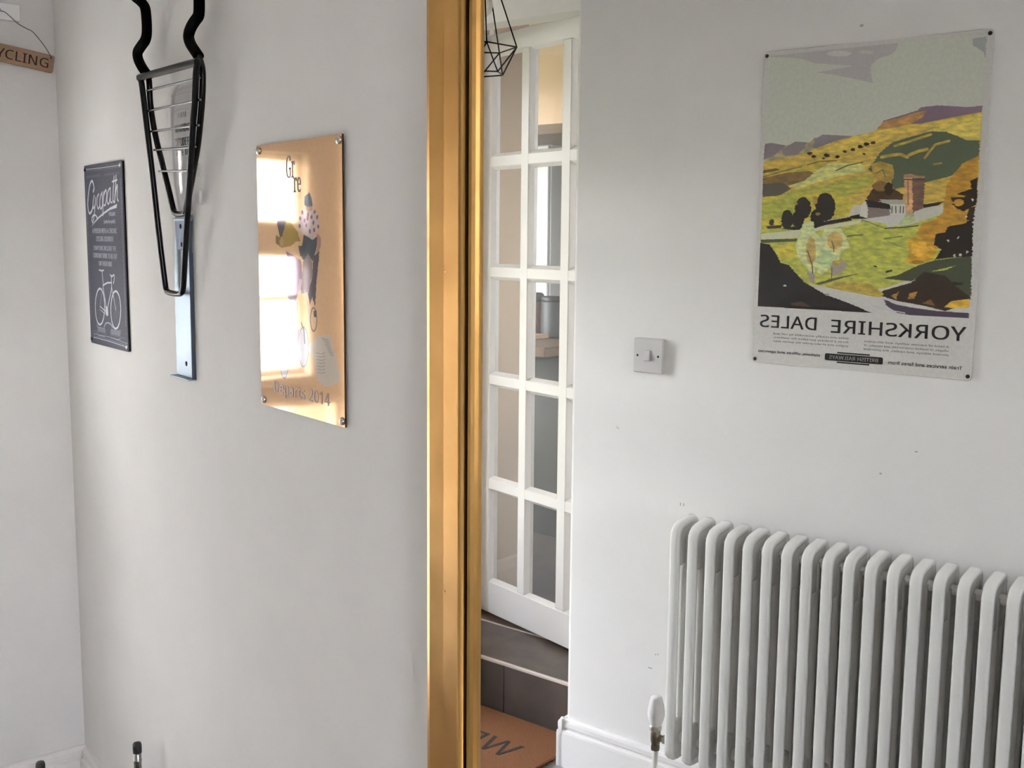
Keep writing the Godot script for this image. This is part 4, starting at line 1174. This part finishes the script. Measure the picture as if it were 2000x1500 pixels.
func wall_signs():
	# dark sign with chalk style lettering
	var c := Vector3(-2.46725, 1.395, 0)
	var t := thing("tin_sign", "dark navy sign with white chalk style lettering and a bicycle", "sign", "", Transform3D(Basis.IDENTITY, c))
	var st := new_st()
	plate(st, round_rect(0.2595, 0.400, 0.004, 3), 0.0035, 0.0055, 0.0006)
	var m := mat(Color.WHITE, 0.5)
	m.metallic_specular = 0.3
	m.albedo_texture = art_blackboard()
	commit(st, "sheet", m, t)
	st = new_st()
	box(st, Vector3(-0.129, -0.199, 0.0), Vector3(0.129, 0.199, 0.0035), 0)
	commit(st, "rim", M.black, t)
	var chalk := mat(Color(0.68, 0.69, 0.73), 0.7)
	for q in [["noun", 372, 219, 80, 16], ["[sahy-ko-path]", 333, 252, 150, 22], ["A PERSON WITH A CHRONIC", 259, 290, 340, 21], ["CYCLING DISORDER", 258, 325, 236, 21], ["SYMPTOMS INCLUDE THE", 252, 366, 312, 20], ["CONSTANT DRIVE TO BE OUT", 254, 399, 332, 21], ["ON THEIR BIKE", 255, 433, 182, 20]]:
		words(t, q[0], Vector3((q[1] / 520.0 - 0.5) * 0.2595, (0.5 - q[2] / 800.0) * 0.4, 0.0056), q[3] / 520.0 * 0.2595, q[4] / 800.0 * 0.4, chalk, 0.3, "Droid Sans", 0.0003)
	for s in [Vector2(-1, 1), Vector2(1, 1), Vector2(1, -1), Vector2(-1, -1)]:
		screw_head(t, Vector3(s.x * 0.121, s.y * 0.1905, 0.0055), 0.0042, M.chrome if s.x > 0 else M.black)
	# copper coloured sheet with two cyclists
	c = Vector3(-1.53775, 1.3755, 0)
	t = thing("copper_sign", "shiny copper coloured sign with two racing cyclists beside the mirror", "sign", "", Transform3D(Basis.IDENTITY, c))
	st = new_st()
	var nx := 16
	var ny := 20
	var w := 0.2815
	var h := 0.418
	var zf := func(u: float, v: float) -> float:   # a thin sheet, very slightly buckled between its screws
		return 0.006 + 0.0002 * sin(PI * u) * sin(PI * v) + 0.00004 * sin(u * 7.0 + 1.0) * sin(v * 9.0)
	st.set_smooth_group(0)
	for i in nx:
		for j in ny:
			var p := []
			for e in [[i, j], [i + 1, j], [i + 1, j + 1], [i, j], [i + 1, j + 1], [i, j + 1]]:
				var u := float(e[0]) / nx
				var v := float(e[1]) / ny
				p.append([Vector2(u, 1.0 - v), Vector3((u - 0.5) * w, (v - 0.5) * h, zf.call(u, v))])
			for k in [0, 2, 1, 3, 5, 4]:
				st.set_uv(p[k][0])
				st.add_vertex(p[k][1])
	m = mat(Color.WHITE, 0.06, 0.88)
	m.albedo_texture = art_cyclists()
	commit(st, "sheet", m, t)
	st = new_st()
	box(st, Vector3(-w / 2, -h / 2, 0.003), Vector3(w / 2, h / 2, 0.0052), 0)
	commit(st, "sheet_edge", mat(Color(0.35, 0.25, 0.17), 0.35, 0.8), t)
	var grey := mat(Color(0.42, 0.40, 0.43), 0.4)
	for q in [["Gr", 200, 64, 48, 56], ["re", 236, 110, 40, 38]]:
		words(t, q[0], Vector3((q[1] / 470.0 - 0.5) * w, (0.5 - q[2] / 698.0) * h, 0.0064), q[3] / 470.0 * w, q[4] / 698.0 * h, grey, -0.2, "Droid Serif", 0.0003)
	words(t, "Departs 2014", Vector3((238 / 470.0 - 0.5) * w, (0.5 - 644 / 698.0) * h, 0.0064), 314 / 470.0 * w, 42 / 698.0 * h, mat(Color(0.56, 0.48, 0.48), 0.4), -0.2, "Droid Sans", 0.0003)
	for s in [Vector2(-1, 1), Vector2(1, 1), Vector2(1, -1), Vector2(-1, -1)]:
		screw_head(t, Vector3(s.x * 0.1325, s.y * 0.2005, 0.006), 0.0062, M.chrome)

func radiator():
	var o := Vector3(-0.388, 0, 0)
	var t := thing("radiator", "white column radiator below the landscape poster, reflected in the mirror", "radiator", "", RX * Transform3D(Basis.IDENTITY, o))
	var pitch := 0.0471
	# one section: a flat rounded band that runs up the front, over the top and down the back, a web in either head, and the middle tube
	var st := new_st()
	var hw := 0.0120
	var path := []
	for q in [[0.1215, 0.215], [0.1215, 0.35], [0.1215, 0.55], [0.1215, 0.738], [0.1205, 0.750], [0.1165, 0.760], [0.1090, 0.767], [0.099, 0.7705], [0.080, 0.7735], [0.060, 0.7765], [0.048, 0.7770], [0.0415, 0.772], [0.0385, 0.762], [0.0385, 0.55], [0.0385, 0.35], [0.0385, 0.215], [0.041, 0.202], [0.049, 0.195], [0.065, 0.1925], [0.095, 0.1925], [0.111, 0.195], [0.119, 0.202]]:
		path.append(Vector3(-hw, q[1], q[0]))
	var sec := []
	for p in round_rect(hw * 2.0, 0.019, 0.0068, 4):
		sec.append(p)
	var cnt := path.size()
	st.set_smooth_group(0)
	var rings := []
	for i in cnt:
		var d: Vector3 = (path[(i + 1) % cnt] - path[(i - 1 + cnt) % cnt]).normalized()
		var side := Vector3(1, 0, 0)
		var nn := side.cross(d)
		var ring := []
		for p in sec:
			ring.append(path[i] + side * p.x + nn * p.y)
		rings.append(ring)
	for i in cnt:
		var r0: Array = rings[i]
		var r1: Array = rings[(i + 1) % cnt]
		for k in sec.size():
			var k2 := (k + 1) % sec.size()
			quad(st, r0[k], r0[k2], r1[k2], r1[k])
	box(st, Vector3(-hw - 0.0095, 0.672, 0.040), Vector3(-hw + 0.0095, 0.774, 0.119), 0.004)
	box(st, Vector3(-hw - 0.0095, 0.194, 0.040), Vector3(-hw + 0.0095, 0.290, 0.119), 0.004)
	tube(st, [Vector3(-hw, 0.23, 0.080), Vector3(-hw, 0.5, 0.080), Vector3(-hw, 0.74, 0.080)], 0.0115, 14, false, 0.0130)
	tube(st, [Vector3(-hw, 0.235, 0.08), Vector3(-hw - pitch, 0.235, 0.08)], 0.017, 12)
	tube(st, [Vector3(-hw, 0.735, 0.07), Vector3(-hw - pitch, 0.735, 0.07)], 0.012, 12)
	var first := commit(st, "section", M.enamel, t)
	for k in range(1, 20):
		var d := first.duplicate() as MeshInstance3D
		d.name = "section_%03d" % k
		d.position = Vector3(-pitch * k, 0, 0)
		t.add_child(d, true)
	for x in [-0.06, -0.86]:
		st = new_st()
		box(st, Vector3(x - 0.012, 0.62, 0.0008), Vector3(x + 0.012, 0.66, 0.04), 0.002)
		commit(st, "wall_bracket", M.enamel, t)
	# valve
	var v := thing("radiator_valve", "white headed radiator valve with a metal body, left of the radiator in the mirror", "valve", "", RX * Transform3D(Basis.IDENTITY, Vector3(-0.335, 0.19, 0.08)))
	st = new_st()
	lathe(st, [Vector2(0, 0.052), Vector2(0.013, 0.052), Vector2(0.0165, 0.060), Vector2(0.0215, 0.078), Vector2(0.0215, 0.090), Vector2(0.019, 0.105), Vector2(0.0155, 0.118), Vector2(0.0145, 0.124), Vector2(0.0125, 0.1265), Vector2(0, 0.127)], 20)
	commit(st, "thermostat_head", M.plastic, v)
	st = new_st()
	lathe(st, [Vector2(0, 0.040), Vector2(0.0155, 0.040), Vector2(0.0155, 0.050), Vector2(0.012, 0.0535), Vector2(0, 0.0535)], 10, Transform3D.IDENTITY, -1)
	commit(st, "collar", M.chrome, v)
	var brass := mat(Color(0.50, 0.46, 0.40), 0.3, 1.0)
	st = new_st()
	lathe(st, [Vector2(0, 0.002), Vector2(0.0105, 0.002), Vector2(0.0125, 0.012), Vector2(0.0125, 0.036), Vector2(0.0095, 0.042), Vector2(0, 0.042)], 14)
	tube(st, [Vector3(0, 0.022, 0), Vector3(-0.028, 0.022, 0)], 0.0085, 12)
	commit(st, "body", brass, v)
	st = new_st()
	lathe(st, [Vector2(0, 0.0), Vector2(0.0125, 0.0), Vector2(0.0125, 0.012), Vector2(0, 0.012)], 6, Transform3D(Basis(Vector3.BACK, PI / 2), Vector3(-0.024, 0.022, 0)), -1)
	commit(st, "union_nut", M.chrome, v)
	st = new_st()
	lathe(st, [Vector2(0, -0.012), Vector2(0.0115, -0.012), Vector2(0.0125, -0.006), Vector2(0.0115, 0.003), Vector2(0, 0.003)], 6, Transform3D.IDENTITY, -1)
	commit(st, "compression_nut", brass, v)
	st = new_st()
	tube(st, [Vector3(-0.036, 0.022, 0), Vector3(-0.0525, 0.022, 0)], 0.009, 12)
	commit(st, "tail", brass, v)
	st = new_st()
	var pp := smooth([Vector3(-0.335, 0.180, 0.08), Vector3(-0.335, 0.150, 0.08), Vector3(-0.335, 0.130, 0.08), Vector3(-0.341, 0.119, 0.079), Vector3(-0.355, 0.115, 0.077), Vector3(-0.40, 0.115, 0.07), Vector3(-0.6, 0.114, 0.05), Vector3(-1.3, 0.112, 0.045)], 5)
	for k in pp.size():
		pp[k] = RX * pp[k]
	tube(st, pp, 0.0078, 12)
	tag(commit(st, "heating_pipe", M.gloss_white), "white heating pipe running from the valve under the radiator", "pipe")

func switch_and_poster():
	var t := thing("light_switch", "white plastic light switch on the wall beside the glazed door, in the mirror", "light switch", "", RX * Transform3D(Basis.IDENTITY, Vector3(-0.2425, 1.1555, 0)))
	var st := new_st()
	plate(st, round_rect(0.088, 0.087, 0.006, 4), 0.0, 0.0135, 0.0035)
	commit(st, "face_plate", M.switch, t)
	st = new_st()
	var xf := Transform3D(Basis(Vector3.RIGHT, -0.20), Vector3(0, 0, 0.0125))
	box(st, Vector3(-0.0068, -0.0135, -0.004), Vector3(0.0068, 0.0135, 0.0062), 0.0012, xf)
	commit(st, "rocker", M.switch, t)
	for x in [-0.030, 0.030]:
		st = new_st()
		lathe(st, [Vector2(0.0028, 0), Vector2(0.0028, 0.0004), Vector2(0, 0.0004)], 12, Transform3D(Basis(Vector3.RIGHT, PI / 2), Vector3(x, 0, 0.0135)))
		commit(st, "screw", M.hole, t)
	# landscape poster
	var w := 0.4935
	var h := 0.7003
	t = thing("poster", "landscape travel poster with hills and stone church, reversed in the mirror", "poster", "", RX * Transform3D(Basis(Vector3.BACK, 0.002), Vector3(-0.76825, 1.51065, 0)))
	st = new_st()
	plate(st, round_rect(w, h, 0.008, 4), 0.002, 0.0035, 0.0004)
	var m := mat(Color.WHITE, 0.38)
	m.albedo_texture = art_landscape()
	commit(st, "sheet", m, t)
	st = new_st()
	box(st, Vector3(-w / 2 + 0.004, -h / 2 + 0.004, 0), Vector3(w / 2 - 0.004, h / 2 - 0.004, 0.002), 0)
	commit(st, "backing", M.hole, t)
	var o := Vector3(0.76825, -1.51065, 0.0036)
	for q in [["YORKSHIRE", -0.9983, -0.7100, 1.2555, 0.0285], ["DALES", -0.6750, -0.5386, 1.2580, 0.0280]]:
		words(t, q[0], Vector3((q[1] + q[2]) * 0.5, q[3], 0) + o, q[2] - q[1], q[4], M.ink, 0.35, "Droid Sans", 0.0003)
	var lines := ["A land of narrow valleys and attractive", "villages, of heather-covered hills and streams, of", "ancient abbeys and castles, the principal"]
	for k in 3:
		words(t, lines[k], Vector3(-0.8763, 1.2265 - 0.0085 * k, 0) + o, 0.1805, 0.0056, M.ink, 0.0, "Droid Sans", 0.0002)
	lines = ["dales are readily accessible by rail and", "form a holiday paradise for walkers,", "anglers and all who prefer the quieter ways"]
	for k in 3:
		words(t, lines[k], Vector3(-0.6620, 1.2300 - 0.0085 * k, 0) + o, 0.1785, 0.0056, M.ink, 0.0, "Droid Sans", 0.0002)
	words(t, "Train services and fares from", Vector3(-0.9183, 1.1850, 0) + o, 0.1537, 0.0072, M.ink, 0.7, "Droid Sans", 0.0002)
	words(t, "stations, offices and agencies", Vector3(-0.6119, 1.1878, 0) + o, 0.1505, 0.0072, M.ink, 0.7, "Droid Sans", 0.0002)
	st = new_st()
	plate(st, round_rect(0.131, 0.0155, 0.0035, 4, Vector2(-0.7641, 1.1868) + Vector2(o.x, o.y)), 0.0035, 0.0037)
	plate(st, round_rect(0.074, 0.0032, 0.0015, 3, Vector2(-0.7636, 1.1975) + Vector2(o.x, o.y)), 0.0035, 0.0037)
	plate(st, round_rect(0.074, 0.0032, 0.0015, 3, Vector2(-0.7636, 1.1762) + Vector2(o.x, o.y)), 0.0035, 0.0037)
	commit(st, "badge", M.ink, t)
	words(t, "BRITISH RAILWAYS", Vector3(-0.7641, 1.1868, 0.0002) + o, 0.110, 0.0078, mat(Color(0.62, 0.61, 0.59), 0.6), 0.3, "Droid Sans", 0.0002)
	for s in [Vector2(-1, 1), Vector2(1, 1), Vector2(1, -1), Vector2(-1, -1)]:
		screw_head(t, Vector3(s.x * (w / 2 - 0.0075), s.y * (h / 2 - 0.0085), 0.0035), 0.0042, mat(Color(0.20, 0.15, 0.10), 0.5, 0.4))

func door_mat():
	var t := thing("doormat", "brown coir doormat with black lettering below the step, in the mirror", "doormat", "", RX)
	var st := new_st()
	box(st, Vector3(0.034, 0.0, -0.132), Vector3(0.834, 0.012, 0.300), 0.004)
	var m := mat(Color.WHITE, 0.95)
	m.albedo_texture = noise_tex(41, 0.18, Color(0.27, 0.15, 0.06), Color(0.62, 0.39, 0.18), 512, 3)
	m.heightmap_enabled = false
	m.normal_enabled = true
	m.normal_texture = noise_tex(42, 0.25, Color.BLACK, Color.WHITE, 512, 2, true, 8.0)
	triplanar(m, 3.0)
	commit(st, "coir", m, t)
	# loose fibres along the edges
	var rng := RandomNumberGenerator.new()
	rng.seed = 11
	st = new_st()
	for k in 420:
		var e := rng.randf()
		var p := Vector3(rng.randf_range(0.034, 0.834), 0.006, 0.300) if e > 0.45 else Vector3(0.034, 0.006, rng.randf_range(-0.10, 0.300))
		var d := Vector3(rng.randf_range(-0.4, 0.4), rng.randf_range(-0.2, 0.5), 1.0) if e > 0.45 else Vector3(-1.0, rng.randf_range(-0.2, 0.5), rng.randf_range(-0.5, 0.5))
		var l := rng.randf_range(0.004, 0.012)
		tube(st, [p, p + d.normalized() * l], 0.0006, 3)
	var fr := commit(st, "fibre_fringe", mat(Color(0.30, 0.20, 0.12), 0.95), t)
	fr.set_meta("kind", "stuff")
	words(t, "WELCOME", Vector3(0.435, 0.0122, 0.052), 0.600, 0.086, mat(Color(0.11, 0.075, 0.055), 0.95), -0.35, "Droid Sans", 0.0010, Basis(Vector3.RIGHT, -PI / 2))

func pendant():
	var c := Vector3(-2.6634, 1.988, 1.1752)
	var t := thing("pendant_lamp", "black wire geometric pendant lampshade in front of the glazed door, in the mirror", "pendant lamp", "", Transform3D(Basis.IDENTITY, c))
	var R := 0.100
	var r := 0.064
	var apex := Vector3(0, 0.285, 0)
	var up := []
	var dn := []
	for k in 5:
		var a := 0.74 + TAU * k / 5.0
		up.append(Vector3(cos(a) * R, 0, sin(a) * R))
		dn.append(Vector3(cos(a + TAU / 10.0) * r, -0.073, sin(a + TAU / 10.0) * r))
	for k in 5:
		var l := (k + 1) % 5
		for e in [[apex, up[k]], [up[k], up[l]], [up[k], dn[k]], [up[l], dn[k]], [dn[k], dn[l]]]:
			var st := new_st()
			tube(st, [e[0], e[1]], 0.0022, 6)
			commit(st, "cage_rod", M.black, t)
	var st := new_st()
	lathe(st, [Vector2(0, 0.19), Vector2(0.017, 0.19), Vector2(0.019, 0.20), Vector2(0.019, 0.25), Vector2(0.012, 0.275), Vector2(0.006, 0.29), Vector2(0, 0.29)], 16)
	commit(st, "lampholder", M.black, t)
	st = new_st()
	lathe(st, [Vector2(0, 0.085), Vector2(0.012, 0.088), Vector2(0.025, 0.10), Vector2(0.030, 0.118), Vector2(0.026, 0.138), Vector2(0.016, 0.16), Vector2(0.013, 0.19)], 18)
	commit(st, "bulb", mat(Color(0.93, 0.92, 0.88), 0.2), t)
	st = new_st()
	tube(st, [Vector3(0, 0.285, 0), Vector3(0, 0.445, 0)], 0.003, 8)
	commit(st, "cable", M.black, t)
	st = new_st()
	lathe(st, [Vector2(0, 0.438), Vector2(0.035, 0.440), Vector2(0.045, 0.462), Vector2(0, 0.462)], 20)
	commit(st, "ceiling_rose", M.black, t)

func shoe_rack():
	var o := Vector3(-2.27, 0, 0.04)
	var t := thing("shoe_rack", "low metal shoe rack with black capped posts at the foot of the wall", "shoe rack", "", Transform3D(Basis.IDENTITY, o))
	var tubem := mat(Color(0.52, 0.52, 0.50), 0.25, 1.0)
	for q in [Vector3(0, 0, 0), Vector3(-0.031, 0, 0.19), Vector3(0.62, 0, 0), Vector3(0.60, 0, 0.19)]:
		var st := new_st()
		lathe(st, [Vector2(0, 0.012), Vector2(0.0082, 0.012), Vector2(0.0082, 0.316), Vector2(0.0090, 0.317), Vector2(0.0090, 0.320), Vector2(0.0082, 0.321), Vector2(0.0082, 0.345), Vector2(0, 0.345)], 16, Transform3D(Basis.IDENTITY, q))
		var p := commit(st, "post", tubem, t)
		st = new_st()
		lathe(st, [Vector2(0, 0.336), Vector2(0.0094, 0.336), Vector2(0.0094, 0.354), Vector2(0.0078, 0.358), Vector2(0, 0.3585)], 16, Transform3D(Basis.IDENTITY, q))
		commit(st, "end_cap", M.rubber, p)
		st = new_st()
		lathe(st, [Vector2(0, 0), Vector2(0.010, 0), Vector2(0.010, 0.014), Vector2(0, 0.014)], 14, Transform3D(Basis.IDENTITY, q))
		commit(st, "foot", M.rubber, p)
	for y in [0.09, 0.24]:
		for k in 5:
			var st := new_st()
			var z := 0.19 * k / 4.0
			tube(st, [Vector3(-0.031 * k / 4.0, y, z), Vector3(0.62 - 0.02 * k / 4.0, y, z)], 0.0045, 8)
			commit(st, "shelf_rail", tubem, t)
		for x in [0.0, 0.62]:
			var st := new_st()
			tube(st, [Vector3(x, y - 0.002, 0), Vector3(x - (0.031 if x == 0.0 else 0.02), y - 0.002, 0.19)], 0.0045, 8)
			commit(st, "end_rail", tubem, t)

func hanging_sign():
	# in the end wall's own axes: x towards the signs' wall, y up, z into the room
	var a := deg_to_rad(8.0)
	var base := Transform3D(Basis(Vector3.UP, PI / 2), Vector3(-2.808, 0, 0))
	var mid := Vector3(-0.1290, 1.8565, 0.0145)
	var t := thing("hanging_sign", "small wooden sign with dark lettering hung from a wire in the corner", "sign", "", base * Transform3D(Basis(Vector3.BACK, -a), mid))
	var st := new_st()
	plate(st, round_rect(0.244, 0.040, 0.004, 3), -0.005, 0.005, 0.001)
	commit(st, "board", M.wood, t)
	words(t, "CYCLING", Vector3(0.0425, -0.001, 0.0052), 0.134, 0.0215, mat(Color(0.13, 0.075, 0.05), 0.8), -0.3, "Droid Sans", 0.0004)
	for x in [-0.114, 0.114]:
		st = new_st()
		lathe(st, [Vector2(0.0018, 0), Vector2(0.0018, 0.0004), Vector2(0, 0.0004)], 10, Transform3D(Basis(Vector3.RIGHT, PI / 2), Vector3(x, 0.0135, 0.005)))
		commit(st, "wire_hole", M.hole, t)
	var inv := (Transform3D(Basis(Vector3.BACK, -a), mid)).affine_inverse()
	var wp := []
	for p in [Vector3(-0.0140, 1.855, 0.020), Vector3(-0.0155, 1.859, 0.0205), Vector3(-0.0290, 1.882, 0.018), Vector3(-0.0499, 1.9086, 0.015), Vector3(-0.0640, 1.9160, 0.013), Vector3(-0.0829, 1.9253, 0.012), Vector3(-0.0970, 1.938, 0.012), Vector3(-0.1105, 1.9482, 0.012), Vector3(-0.1175, 1.9484, 0.012), Vector3(-0.1195, 1.9530, 0.012), Vector3(-0.124, 1.960, 0.013), Vector3(-0.132, 1.962, 0.013), Vector3(-0.150, 1.945, 0.014), Vector3(-0.20, 1.915, 0.017), Vector3(-0.242, 1.889, 0.0205)]:
		wp.append(inv * p)
	st = new_st()
	tube(st, smooth(wp, 4), 0.0008, 6)
	commit(st, "wire", mat(Color(0.25, 0.23, 0.21), 0.4, 0.6), t)
	var hk := thing("wall_hook", "small metal hook on the end wall holding the wooden sign's wire", "hook", "", base * Transform3D(Basis.IDENTITY, Vector3(-0.132, 1.957, 0)))
	st = new_st()
	tube(st, smooth([Vector3(0, 0, 0), Vector3(0, 0, 0.012), Vector3(0, 0.001, 0.018), Vector3(0, 0.006, 0.020)], 4), 0.0014, 8)
	commit(st, "hook", M.chrome, hk)
	# white cover plate behind it
	var cp := thing("cover_plate", "white rectangular cover plate on the end wall above the wooden sign", "cover plate", "", base * Transform3D(Basis.IDENTITY, Vector3(-0.150, 1.9495, 0)))
	st = new_st()
	plate(st, round_rect(0.148, 0.038, 0.002, 3), 0.0, 0.010, 0.0012)
	commit(st, "plate", mat(Color(0.98, 0.98, 0.975), 0.4), cp)
	for x in [-0.06, 0.0]:
		screw_head(cp, Vector3(x, 0.012, 0.010), 0.002, M.plastic)

func kitchen_things():
	var st := new_st()
	var fy := 0.158
	# breakfast bar
	var t := thing("breakfast_bar", "dark kitchen breakfast bar with a wooden worktop seen through the glazed door", "kitchen counter", "", RX * Transform3D(Basis.IDENTITY, Vector3(1.6, fy, -1.4)))
	box(st, Vector3(-0.72, 0.825, -0.30), Vector3(1.2, 0.865, 0.36), 0.005)
	commit(st, "worktop", M.worktop, t)
	var cab := mat(Color(0.25, 0.225, 0.195), 0.5)
	var x := -0.58
	for k in 3:
		st = new_st()
		box(st, Vector3(x, 0.0, -0.28), Vector3(x + 0.56, 0.825, 0.0), 0.003)
		commit(st, "panel", cab, t)
		x += 0.565
	st = new_st()
	box(st, Vector3(-0.70, 0.0, -0.2), Vector3(-0.655, 0.825, -0.155), 0.003)
	commit(st, "leg", cab, t)
	# flask, board and papers
	var f := thing("coffee_flask", "black and copper insulated jug on the kitchen worktop, in the mirror", "jug", "", RX * Transform3D(Basis.IDENTITY, Vector3(1.262, 1.023, -1.47)))
	st = new_st()
	lathe(st, [Vector2(0, 0.0), Vector2(0.040, 0.0), Vector2(0.041, 0.012), Vector2(0.038, 0.145), Vector2(0.036, 0.16)], 24, Transform3D(Basis.IDENTITY, Vector3(0.005, 0, 0)))
	commit(st, "body", mat(Color(0.62, 0.42, 0.36), 0.2, 1.0), f)
	st = new_st()
	lathe(st, [Vector2(0.037, 0.15), Vector2(0.042, 0.152), Vector2(0.042, 0.178), Vector2(0.034, 0.186), Vector2(0, 0.188)], 24, Transform3D(Basis.IDENTITY, Vector3(0.005, 0, 0)))
	box(st, Vector3(0.035, 0.152, -0.016), Vector3(0.066, 0.186, 0.016), 0.004)
	box(st, Vector3(0.050, 0.12, -0.012), Vector3(0.064, 0.16, 0.012), 0.004)
	commit(st, "lid", M.rubber, f)
	var g := thing("black_canister", "black kitchen canister beside the copper jug, in the mirror", "canister", "", RX * Transform3D(Basis.IDENTITY, Vector3(1.150, 1.023, -1.45)))
	st = new_st()
	lathe(st, [Vector2(0, 0), Vector2(0.050, 0), Vector2(0.052, 0.008), Vector2(0.052, 0.150), Vector2(0.048, 0.155)], 24)
	commit(st, "body", mat(Color(0.10, 0.10, 0.105), 0.6), g)
	st = new_st()
	lathe(st, [Vector2(0.048, 0.152), Vector2(0.053, 0.154), Vector2(0.053, 0.170), Vector2(0.045, 0.176), Vector2(0, 0.177)], 24)
	commit(st, "lid", M.rubber, g)
	st = new_st()
	box(st, Vector3(1.12, 1.023, -1.385), Vector3(1.42, 1.041, -1.26), 0.004, RX)
	tag(commit(st, "chopping_board", M.wood), "wooden chopping board on the kitchen worktop in front of the jug", "chopping board")
	st = new_st()
	box(st, Vector3(1.10, 1.023, -1.24), Vector3(1.34, 1.031, -1.14), 0.001, RX)
	tag(commit(st, "paper_stack", mat(Color(0.92, 0.91, 0.89), 0.7)), "stack of white papers on the front edge of the kitchen worktop", "papers")
	# tall white cupboard
	var c := thing("tall_cupboard", "tall pale cupboard behind the kitchen worktop, in the mirror", "cupboard", "", RX * Transform3D(Basis.IDENTITY, Vector3(1.75, fy, -2.35)))
	var pale := mat(Color(0.62, 0.63, 0.63), 0.5)
	st = new_st()
	box(st, Vector3(-0.15, 0, -0.30), Vector3(0.85, 1.74, 0.33), 0.003)
	commit(st, "body", pale, c)
	for q in [[-0.145, 0.0], [0.004, 0.40], [0.404, 0.845]]:
		st = new_st()
		box(st, Vector3(q[0], 0.02, 0.33), Vector3(q[1], 1.735, 0.35), 0.003)
		commit(st, "door", pale, c)

func outdoors():
	var grass := mat(Color.WHITE, 0.9)
	grass.albedo_texture = noise_tex(51, 0.05, Color(0.32, 0.34, 0.23), Color(0.47, 0.47, 0.35), 256, 4)
	triplanar(grass, 0.7)
	var st := new_st()
	box(st, Vector3(-30, -0.6, -20), Vector3(-3.35, -0.15, 20), 0)
	structure(commit(st, "ground_lawn", grass), "lawn outside the end wall", "lawn")
	st = new_st()
	box(st, Vector3(2.25, -0.6, -20), Vector3(30, -0.15, 20), 0)
	structure(commit(st, "ground_patio", mat(Color(0.62, 0.60, 0.57), 0.9)), "pale paved yard outside the far window", "patio")
